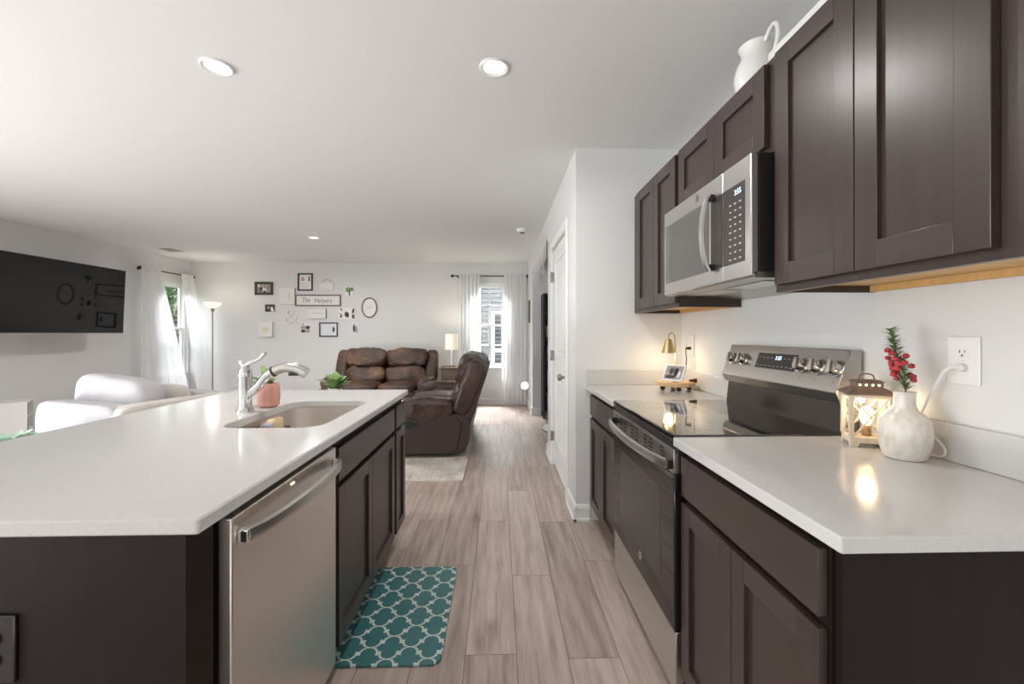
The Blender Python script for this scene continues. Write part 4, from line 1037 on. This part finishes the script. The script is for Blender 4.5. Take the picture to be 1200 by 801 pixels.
# leather reclining sofas: local frame, front towards -y, rear-most point y = 0, centred in x
def recliner(name, label, loc, rz, W, m_side, m_pad, seed, top=1.0):
    t = thing(name, label, 'sofa', loc, rz, local=True); h = W/2
    aw = .23
    # base with curved rear
    MB().prism([(-.90, .035), (-.36, .035), (-.235, .06), (-.20, .14), (-.17, .36), (-.30, .44), (-.90, .40)], -h+.02, h-.02, m_side, 'yz', .012).build('base', t)
    # shell of the back
    MB().prism([(-.165, .36), (-.005, .84), (-.02, .88), (-.06, .875), (-.26, .46), (-.30, .38)], -h+.035, h-.035, m_side, 'yz', .015).build('back_shell', t)
    for s in (-1, 1):
        x0, x1 = (h-.19, h-.005) if s > 0 else (-h+.005, -h+.19)
        wg = MB(); 
        mm = Matrix.Translation(((x0+x1)/2, -.19, .70)) @ Matrix.Rotation(R(-20), 4, 'X')
        wg.puff((0, 0, 0), (.19, .19, .58), m_pad, 4.2, 9, .012, 7, seed+s, mtx=mm); wg.build('back_wing', t)
        am = MB(); am.puff((s*(h-aw/2), -.64, .475), (aw, .64, .25), m_pad, 3.4, 12, .018, 7, seed+3*s)
        am.build('arm', t)
        MB().prism([(-.955, .04), (-.40, .04), (-.30, .10), (-.26, .34), (-.33, .43), (-.94, .43)], s*(h-.004) if s > 0 else -h+.004, s*(h-.05), m_side, 'yz', .01).build('side_panel', t)
    iw = W-2*aw; n = 2; sw = iw/n
    bw = (W-.33)/n
    for k in range(n):
        cx = -iw/2+sw*(k+.5); bx_ = -(W-.33)/2+bw*(k+.5)
        MB().puff((cx, -.66, .40), (sw-.01, .62, .20), m_pad, 3.6, 10, .010, 6, seed+k*2, sag=-.015).build('seat_cushion', t)
        MB().puff((cx, -.90, .24), (sw-.012, .12, .32), m_pad, 4, 8, .006, 6, seed+k*5).build('footrest', t)
        mm = Matrix.Translation((bx_, -.285, .575)) @ Matrix.Rotation(R(-20), 4, 'X')
        MB().puff((0, 0, 0), (bw-.006, .22, .29), m_pad, 3.8, 14, .026, 8, seed+11+k, mtx=mm).build('lumbar_cushion', t)
        mm = Matrix.Translation((bx_, -.195, .85)) @ Matrix.Rotation(R(-18), 4, 'X')
        MB().puff((0, 0, 0), (bw-.002, .28, .32), m_pad, 4.0, 14, .028, 7.5, seed+21+k, mtx=mm).build('head_cushion', t)
    return t
LS = recliner('leather_loveseat', 'worn brown leather loveseat against the far wall', (-1.855, 7.50, 0), 0, 1.67, 'leather', 'leather_worn', 2)
SF = recliner('leather_sofa', 'dark brown leather reclining sofa seen from its side by the aisle', (-.115, 5.235, .011), R(-90), 1.73, 'leather_dark', 'leather', 40)
b = MB().prism([(-.78+.075*math.cos(2*PI*k/24), .335+.04*math.sin(2*PI*k/24)) for k in range(24)], .8655, .868, 'black', 'yz')
lvr = b.build('recline_lever', SF)
MB().tube([(.869, -.78+.078*math.cos(2*PI*k/24), .335+.043*math.sin(2*PI*k/24)) for k in range(24)], .006, 'charcoal', 8, closed=True).build('lever_bezel', lvr)

# rug and coffee table
ru = MB().prism(rrect(-1.195, 1.195, -1.48, 1.48, .01, 2), .0005, .010, 'rug', 'xy', .002).build('area_rug'); ru.location = (-1.505, 5.205, 0)
tag(ru, 'faded cream area rug under the leather sofas', 'rug')
ct = thing('coffee_table', 'low wooden coffee table hidden behind the island, holding the leafy plant', 'coffee table', (-2.0, 5.0, .011))
MB().box(-2.45, -1.5, 4.72, 5.28, .42, .45, 'end_table', .004).build('tabletop', ct)
for x in (-2.43, -1.58):
    for y in (4.74, 5.20): MB().box(x, x+.06, y, y+.06, .011, .4195, 'end_table', .003).build('leg', ct)
fp = thing('leafy_plant', 'bright green leafy plant in a white pot in front of the loveseat', 'potted plant', (-1.862, 5.0, .4505))
MB().lathe([(0, .001), (.06, .001), (.072, .06), (.078, .19), (.070, .19), (.065, .16), (0, .16)], 'ceramic', (-1.862, 5.0, .4505), 28, cap=False).build('pot', fp)
rnd = random.Random(21)
for k in range(26):
    a = 2*PI*k/26*2.4; el = rnd.uniform(.25, 1.6); L = rnd.uniform(.15, .24)
    MB().leaf((-1.862+.02*math.cos(a), 5.0+.02*math.sin(a), .615+rnd.uniform(0, .06)), (math.cos(a), math.sin(a), el*1.25), L, .125, 'leaf', .2).build('leaf', fp)

# white armchair with loose cushions
AR = R(-21)
ac = thing('armchair', 'white slipcovered armchair turned towards the television', 'armchair', (-2.343, 2.755, 0), AR)
MB().box(-.915, -.02, .02, .80, .06, .40, 'slipcover', .03, 3).build('base', ac)
for x in (-.88, -.10):
    for y in (.08, .72): MB().box(x, x+.05, y, y+.05, 0, .062, 'end_table', .004).build('foot', ac)
MB().puff((-.09, .42, .44), (.17, .84, .72), 'linen', 9, 10, .004, 5, 3).build('backrest', ac)
MB().puff((-.50, .075, .44), (.86, .15, .72), 'slipcover', 9, 10, .004, 5, 4).build('arm', ac)
MB().puff((-.55, .765, .44), (.74, .15, .72), 'slipcover', 9, 10, .004, 5, 5).build('arm', ac)
MB().puff((-.55, .42, .46), (.72, .52, .14), 'linen', 6, 10, .004, 5, 6).build('seat_cushion', ac)
def loose(name, label, lp, size, m, rots, seed, e=3.2):
    w_ = Matrix.Translation((-2.343, 2.755, 0)) @ Matrix.Rotation(AR, 4, 'Z') @ Vector(lp)
    b = MB().puff((0, 0, 0), size, m, e, 12, .014, 5, seed)
    o = b.build(name); o.location = w_; o.rotation_euler = rots
    return tag(o, label, 'cushion', 'armchair cushions')
loose('back_cushion', 'big white box cushion slumped over the near arm of the armchair', (-.56, .305, .755), (.73, .22, .39), 'slipcover', (R(-5), R(3), AR), 8, 5)
loose('throw_cushion', 'smaller beige cushion inside the armchair beyond the big white one', (-.50, .60, .70), (.36, .14, .32), 'linen', (R(-8), 0, AR), 9, 4)
# low white bookcase set at an angle by the wall, a few spines showing
BA = R(40); BO = Vector((-4.90, 4.67, 0))
cs = thing('low_bookcase', 'low white bookcase standing left of the armchair', 'bookcase', BO, BA)
BL, BD, BZ = .262, .42, .548
b = MB()
b.box(-BL, 0, 0, BD, BZ-.02, BZ, 'canvas', .002).box(-BL, 0, 0, BD, .03, .05, 'canvas').box(-BL, 0, 0, .016, .05, BZ-.02, 'canvas').box(-BL, 0, BD-.016, BD, .05, BZ-.02, 'canvas').box(-BL, -BL+.01, .016, BD-.016, .05, BZ-.02, 'canvas')
b.build('case', cs)
for z in (.225, .385): MB().box(-BL+.0105, -.002, .0165, BD-.0165, z, z+.014, 'canvas').build('shelf', cs)
def bmat(): return Matrix.Translation(BO) @ Matrix.Rotation(BA, 4, 'Z')
for z0, items in ((.3995, (('dark_book', .045, .12, 'dark hardback on the upper shelf of the low white bookcase, nearest the white side'), ('dark_frame', .05, .115, 'brown hardback on the upper shelf of the low white bookcase'), ('dark_book', .045, .122, 'second dark hardback on the upper shelf of the low white bookcase, beyond the brown one'))), (.2395, (('blue_book', .05, .135, 'blue hardback on the lower shelf of the low white bookcase, nearest the white side'), ('blue_book', .05, .12, 'shorter blue hardback on the lower shelf, middle of its row in the low white bookcase'), ('blue_book', .05, .13, 'blue hardback on the lower shelf of the low white bookcase, far end of its row')))):
    y = .02
    for m, wd, hh, lab in items:
        p = bmat() @ Vector((-.08, y+wd/2, z0))
        bk = thing('book', lab, 'book', p, BA, group='books in the low white bookcase')
        MB().box(-.07, .068, -wd/2, wd/2-.002, .0005, hh, m, .003).build('cover', bk)
        MB().box(-.0705, .05, -wd/2+.004, wd/2-.006, hh+.0002, hh+.0012, 'paper').build('pages', bk)
        y += wd+.001
# mint arrangement beyond the island edge
mn = thing('side_stand', 'small white stand hidden behind the island, carrying the mint foliage', 'side table', (-2.82, 2.62, 0))
MB().lathe([(0, .585), (.17, .585), (.17, .605), (0, .605)], 'canvas', (-2.82, 2.62, 0), 32).build('top', mn)
MB().lathe([(.15, .001), (.15, .02), (.025, .035), (.025, .584), (0, .584)], 'canvas', (-2.82, 2.62, 0), 24).build('pedestal', mn)
ma = thing('mint_arrangement', 'pale mint leafy arrangement in a glass bowl at the left edge', 'plant', (-2.82, 2.62, .606))
MB().lathe([(0, .001), (.05, .001), (.11, .03), (.12, .05), (.115, .05), (.10, .032), (0, .012)], 'mint', (-2.82, 2.62, .606), 28, cap=False).build('bowl', ma)
rnd = random.Random(31); b = MB()
for k in range(60):
    a = rnd.uniform(0, 2*PI); b.leaf((-2.82+.05*math.cos(a)*rnd.random(), 2.62+.05*math.sin(a)*rnd.random(), .63), (math.cos(a), math.sin(a), rnd.uniform(.3, 1.6)), rnd.uniform(.07, .12), .035, 'mint', .3)
b.build('foliage', ma)
pf_ = thing('teal_pouf', 'teal round pouf at the foot of the side window curtain', 'pouf', (-4.12, 6.05, 0))
MB().lathe([(0, .001), (.17, .001), (.21, .06), (.23, .22), (.21, .38), (.17, .43), (0, .445)], 'teal', (-4.12, 6.05, 0), 36).build('cushion', pf_)
MB().tube([(-4.12+.2305*math.cos(2*PI*k/32), 6.05+.2305*math.sin(2*PI*k/32), .22) for k in range(32)], .006, 'teal', 6, closed=True).build('piping', pf_)

# ------------------------------------------------------------------ the picture wall (y = YB)
GW = 'framed pieces of the picture wall'
def fr(b, x0, x1, z0, z1, w, d, m):
    y1 = YB-.0008; y0 = y1-d
    b.box(x0, x0+w, y0, y1, z0, z1, m, .003).box(x1-w, x1, y0, y1, z0, z1, m, .003).box(x0+w, x1-w, y0, y1, z0, z0+w, m, .003).box(x0+w, x1-w, y0, y1, z1-w, z1, m, .003); return b
def blob(b, cx, cz, sx, sz, m, y, n=18): b.lathe([(1, 0), (1, .0006), (0, .0006)], m, n=n, mtx=face_cam(cx, y, cz) @ Matrix.Diagonal((sx, sz, 1, 1)))
def line(b, x0, x1, z, m, y, h=.004): b.box(x0, x1, y-.0008, y, z-h/2, z+h/2, m)
def frame(name, label, x0, x1, z0, z1, w, d, m, paper, draw=None):
    t = thing(name, label, 'wall picture', ((x0+x1)/2, YB, z0), group=GW)
    fr(MB(), x0, x1, z0, z1, w, d, m).build('frame', t)
    y = YB-.006; p = MB().box(x0+w-.001, x1-w+.001, y, YB-.001, z0+w-.001, z1-w+.001, paper)
    if draw: draw(p, y-.0003)
    p.build('picture', t); return t
def board(name, label, x0, x1, z0, z1, d, face, side, draw=None, cat='wall picture'):
    t = thing(name, label, cat, ((x0+x1)/2, YB, z0), group=GW)
    MB().box(x0, x1, YB-d, YB-.0008, z0, z1, side, .002).build('panel', t)
    p = MB().box(x0+.001, x1-.001, YB-d-.0012, YB-d-.0002, z0+.001, z1-.001, face)
    if draw: draw(p, YB-d-.0015)
    p.build('picture', t); return t
def d1(b, y):
    rnd = random.Random(1)
    for k in range(14): blob(b, rnd.uniform(-4.22, -4.04), rnd.uniform(1.99, 2.11), .018, .026, rnd.choice(['skin_tone', 'paper', 'photo_dark', 'ink', 'photo_grey']), y-.0007*k)
frame('picture_frame', 'dark wood framed warm family photo, upper left of the gallery', -4.286, -3.969, 1.935, 2.166, .042, .02, 'dark_frame', 'photo_grey', d1)
def d2(b, y): blob(b, -3.99, 1.69, .022, .04, 'paper', y); blob(b, -4.05, 1.715, .02, .022, 'photo_grey', y); blob(b, -3.97, 1.665, .02, .02, 'paper_cool', y-.001)
board('photo_print', 'small dark black-and-white photo print below the dark wood frame', -4.11, -3.94, 1.642, 1.77, .008, 'photo_dark', 'photo_dark', d2)
def d3(b, y):
    pts = []
    for k in range(28):
        a = 2*PI*k/28; pts.append((.0042*16*math.sin(a)**3*.9, .0042*(13*math.cos(a)-5*math.cos(2*a)-2*math.cos(3*a)-math.cos(4*a))))
    b.prism(pts, 0, .0008, 'heart', 'xy', mtx=face_cam(-4.087, y, 1.325))
board('heart_canvas', 'white canvas with a pale heart, lower left of the gallery', -4.205, -3.969, 1.2, 1.462, .035, 'canvas', 'canvas_side', d3)
def d4(b, y): b.prism([(-.012, -.05), (.012, -.05), (.016, .05), (0, .09), (-.016, .05)], 0, .0008, 'heart', 'xy', mtx=face_cam(-3.68, y, 1.89)); line(b, -3.82, -3.62, 1.81, 'heart', y)
board('feather_canvas', 'white canvas with faint gold marks, left of the long family sign', -3.851, -3.585, 1.771, 2.063, .035, 'canvas', 'canvas_side', d4)
def d5(b, y):
    blob(b, -3.455, 2.215, .026, .034, 'berry', y); blob(b, -3.455, 2.215, .017, .023, 'skin_tone', y-.001)
    for k in range(4): blob(b, -3.345+.006*(k % 2), 2.25-.022*k, .017, .012, 'photo_grey' if k % 2 else 'ink', y-.0008*k)
    for k in range(5): line(b, -3.49, -3.35+.01*(k % 3), 2.145-.02*k, 'photo_grey', y, .003)
frame('picture_frame', 'black framed certificate at the very top of the gallery', -3.541, -3.281, 2.012, 2.319, .024, .02, 'black_frame', 'paper', d5)
hp = board('hanging_plaque', 'small white plaque hung from a loop, right of the top black frame', -3.155, -2.917, 2.02, 2.155, .014, 'canvas', 'canvas_side', lambda b, y: (line(b, -3.12, -2.95, 2.12, 'paper_cool', y), line(b, -3.12, -2.95, 2.055, 'paper_cool', y)))
MB().tube([(-3.13, YB-.008, 2.155), (-3.09, YB-.008, 2.19), (-3.036, YB-.008, 2.215), (-2.98, YB-.008, 2.19), (-2.94, YB-.008, 2.155)], .005, 'canvas_side', 8, sub=4).build('hanging_loop', hp)
hs = thing('family_sign', 'long framed sign lettered in script, centre of the gallery', 'sign', (-3.19, YB, 1.742), group=GW)
fr(MB(), -3.585, -2.79, 1.742, 1.943, .020, .028, 'brown_frame').build('frame', hs)
MB().box(-3.567, -2.808, YB-.008, YB-.001, 1.76, 1.925, 'paper').build('board', hs)
def slim(body, x, z, sz, w): return text_mesh(body, sz, 'ink', face_cam(x, YB-.0085, z) @ Matrix.Diagonal((w, 1, 1, 1)), .0006, -.001)
slim('The', -3.395, 1.845, .125, .72).build('lettering', hs)
slim('Harpers', -3.10, 1.838, .125, .74).build('lettering', hs)
def d8(b, y):
    for k in range(5): b.tube([(-3.28+k*.036, y, 1.61), (-3.27+k*.036, y-.0005, 1.63), (-3.255+k*.036, y, 1.60), (-3.245+k*.036, y, 1.615)], .002, 'photo_grey', 5)
board('block_sign', 'small white block sign directly under the long family sign', -3.348, -3.043, 1.523, 1.696, .04, 'canvas', 'dark_frame', d8, 'sign')
am_ = text_mesh('&', .40, 'canvas', face_cam(-3.66, YB-.016, 1.545) @ Matrix.Diagonal((1.12, 1, 1, 1)), .014, -.007)
tag(am_.build('ampersand', origin=(-3.66, YB, 1.4)), 'large whitewashed ampersand cut-out on the wall', 'wall letter', GW)
def d10(b, y):
    for i_ in range(2):
        for j_ in range(3): b.box(-3.482+i_*.077, -3.412+i_*.077, y-.0006, y, 1.275+j_*.063, 1.33+j_*.063, ['photo_dark', 'photo_grey', 'paper', 'photo_grey', 'photo_dark', 'paper_cool'][i_*3+j_])
    blob(b, -3.45, 1.42, .02, .03, 'skin_tone', y-.001)
board('photo_print', 'small collage photo print beside the ampersand', -3.489, -3.326, 1.268, 1.463, .008, 'paper', 'paper', d10)
def d11(b, y): blob(b, -2.92, 1.33, .02, .05, 'photo_dark', y); blob(b, -2.93, 1.37, .012, .014, 'photo_grey', y-.001); [line(b, -3.12, -2.98, 1.38-.03*k, 'paper', y) for k in range(4)]
frame('picture_frame', 'black framed pale picture at the bottom of the gallery', -3.17, -2.843, 1.2, 1.456, .022, .02, 'black_frame', 'paper_cool', d11)
def d12(b, y): blob(b, -2.66, 2.03, .05, .045, 'photo_green', y); blob(b, -2.60, 2.04, .03, .035, 'photo_green', y-.001); b.box(-2.65, -2.63, y-.003, y-.002, 1.925, 2.02, 'photo_dark'); 
board('photo_print', 'small green outdoor photo print, upper right of the gallery', -2.716, -2.567, 1.916, 2.089, .008, 'paper', 'paper', d12)
def d13(b, y):
    rnd = random.Random(4)
    for k in range(9): blob(b, -2.80+.03*rnd.random(), 1.53+.18*rnd.random(), .012, .014, 'ink', y-.0003*k)
    for k in range(9): blob(b, -2.59+.02*rnd.random(), 1.53+.17*rnd.random(), .018, .02, 'photo_dark', y-.0003*k)
    blob(b, -2.70, 1.60, .028, .05, 'photo_dark', y); blob(b, -2.67, 1.585, .02, .05, 'ink', y-.001); blob(b, -2.70, 1.645, .014, .016, 'skin_tone', y-.002)
board('photo_print', 'wide black-and-white photo print left of the oval mirror-like frame', -2.828, -2.559, 1.501, 1.719, .008, 'paper', 'photo_dark', d13)
def d14(b, y): blob(b, -2.56, 1.35, .022, .07, 'photo_dark', y); blob(b, -2.52, 1.33, .022, .06, 'photo_grey', y-.001); blob(b, -2.555, 1.42, .014, .016, 'skin_tone', y-.002)
board('photo_print', 'small pale photo print of two standing figures, lowest right of the gallery', -2.619, -2.462, 1.245, 1.464, .008, 'paper_cool', 'paper', d14)
ov = thing('oval_frame', 'brown oval framed print at the right end of the gallery', 'wall picture', (-2.29, YB, 1.532), group=GW)
oc = (-2.29, 1.7165); 
MB().tube([(oc[0]+.128*math.cos(2*PI*k/48), YB-.0125, oc[1]+.170*math.sin(2*PI*k/48)) for k in range(48)], .0115, 'brown_frame', 12, closed=True).build('frame', ov)
b = MB(); b.prism([(oc[0]+.123*math.cos(2*PI*k/48), oc[1]+.165*math.sin(2*PI*k/48)) for k in range(48)], YB-.008, YB-.001, 'paper', 'xz')
for k in range(3): b.tube([(oc[0]-.05+.03*k, YB-.0085, oc[1]-.03), (oc[0]-.035+.03*k, YB-.0085, oc[1]+.04), (oc[0]-.025+.03*k, YB-.0085, oc[1]-.02)], .002, 'photo_grey', 5)
b.build('picture', ov)

# ------------------------------------------------------------------ hallway side
hf = thing('hall_picture', 'brown framed picture edge-on on the hallway wall near the far window', 'wall picture', (XH, 7.29, 1.44))
MB().box(XH-.022, XH-.0008, 7.19, 7.39, 1.44, 1.475, 'brown_frame').box(XH-.022, XH-.0008, 7.19, 7.39, 1.775, 1.81, 'brown_frame').box(XH-.022, XH-.0008, 7.19, 7.22, 1.475, 1.775, 'brown_frame').box(XH-.022, XH-.0008, 7.36, 7.39, 1.475, 1.775, 'brown_frame').build('frame', hf)
MB().box(XH-.008, XH-.001, 7.22, 7.36, 1.475, 1.775, 'paper').build('picture', hf)
nl = thing('night_light', 'glowing white plug-in night light low on the hallway wall', 'night light', (XH, 7.42, .40))
MB().box(XH-.022, XH-.0008, 7.39, 7.45, .33, .40, 'white_plastic', .006).build('plug_body', nl)
MB().puff((XH-.082, 7.42, .37), (.115, .10, .13), 'nightlight', 2.6, 6).build('lens', nl)
# lace bunting along the opening header
bn = thing('bunting', 'white lace bunting strung across the hallway opening', 'bunting', (XH, 5.6, 2.2))
def sagz(y): u = (y-4.64)/(6.70-4.64); return 2.30-.05*4*u*(1-u)
MB().tube([(XH-.012, 4.64+i*.1287, sagz(4.64+i*.1287)) for i in range(17)], .004, 'lace', 6).build('string', bn)
for i in range(11):
    y0 = 4.68+i*.185; w_ = .115; zz = sagz(y0+w_/2)-.004; L = .26+.05*((i*5) % 3)
    b = MB(); b.prism([(y0, zz), (y0+w_, zz), (y0+w_*.66, zz-L*.55), (y0+w_/2, zz-L), (y0+w_*.34, zz-L*.55)], XH-.0155, XH-.0125+.001, 'lace', 'yz'); b.build('pennant', bn)
# navy bookcase in the nook, with things on its shelves
bc = thing('navy_bookcase', 'tall dark navy bookcase in the nook beyond the door', 'bookcase', (.85, 6.56, 0))
b0, b1, c0, c1, hz = .648, 1.35, 6.41, 6.70, 1.855
for x in (b0, b1-.03):
    b = MB().box(x, x+.03, c0, c0+.035, 0, hz, 'navy', .002).box(x, x+.03, c1-.035, c1, 0, hz, 'navy', .002).box(x+.006, x+.024, c0+.035, c1-.035, .08, hz-.02, 'navy'); b.build('side_frame', bc)
for z in (.10, .46, .82, 1.18, 1.54, hz-.0245): MB().box(b0+.0305, b1-.0305, c0, c1-.012, z, z+.022, 'navy').build('shelf', bc)
MB().box(b0+.0305, b1-.0305, c1-.011, c1-.003, .12, hz-.025, 'navy').build('back_panel', bc)
bk_ = thing('storage_basket', 'tan woven basket on the upper shelf of the navy bookcase', 'basket', (.83, 6.53, 1.2025))
MB().prism([(.70, 1.203), (.69, 1.36), (.98, 1.36), (.97, 1.203)], 6.44, 6.64, 'tan', 'xz', .01).build('weave', bk_); MB().box(.686, .984, 6.436, 6.644, 1.3605, 1.372, 'tan', .004).build('rim', bk_)
k_ = 0
for z, labz in ((.122, 'bottom'), (.482, 'second'), (.842, 'middle')):
    x = b0+.045
    for j, (m, w_, h_) in enumerate((('dark_book', .03, .24), ('paper_cool', .025, .21), ('blue_book', .04, .26))):
        bo = thing('book', '%s book, %s in the row on the %s shelf of the navy bookcase' % ({'dark_book': 'dark', 'paper_cool': 'pale', 'blue_book': 'blue'}[m], ('first', 'second', 'third')[j], labz), 'book', (x+w_/2, 6.52, z), group='books in the navy bookcase')
        MB().box(x, x+w_-.002, 6.44, 6.60, z+.0005, z+h_, m, .003).build('cover', bo)
        MB().box(x+.004, x+w_-.006, 6.45, 6.6005, z+h_+.0002, z+h_+.001, 'paper').build('pages', bo)
        x += w_
rr = MB().lathe([(0, .001), (.36, .001), (.372, .010), (.36, .022), (0, .024)], 'shag', (0, 0, 0), 48)
o = rr.build('round_rug'); o.location = (.93, 5.70, 0); tag(o, 'round white shaggy rug on the floor beyond the door', 'rug')
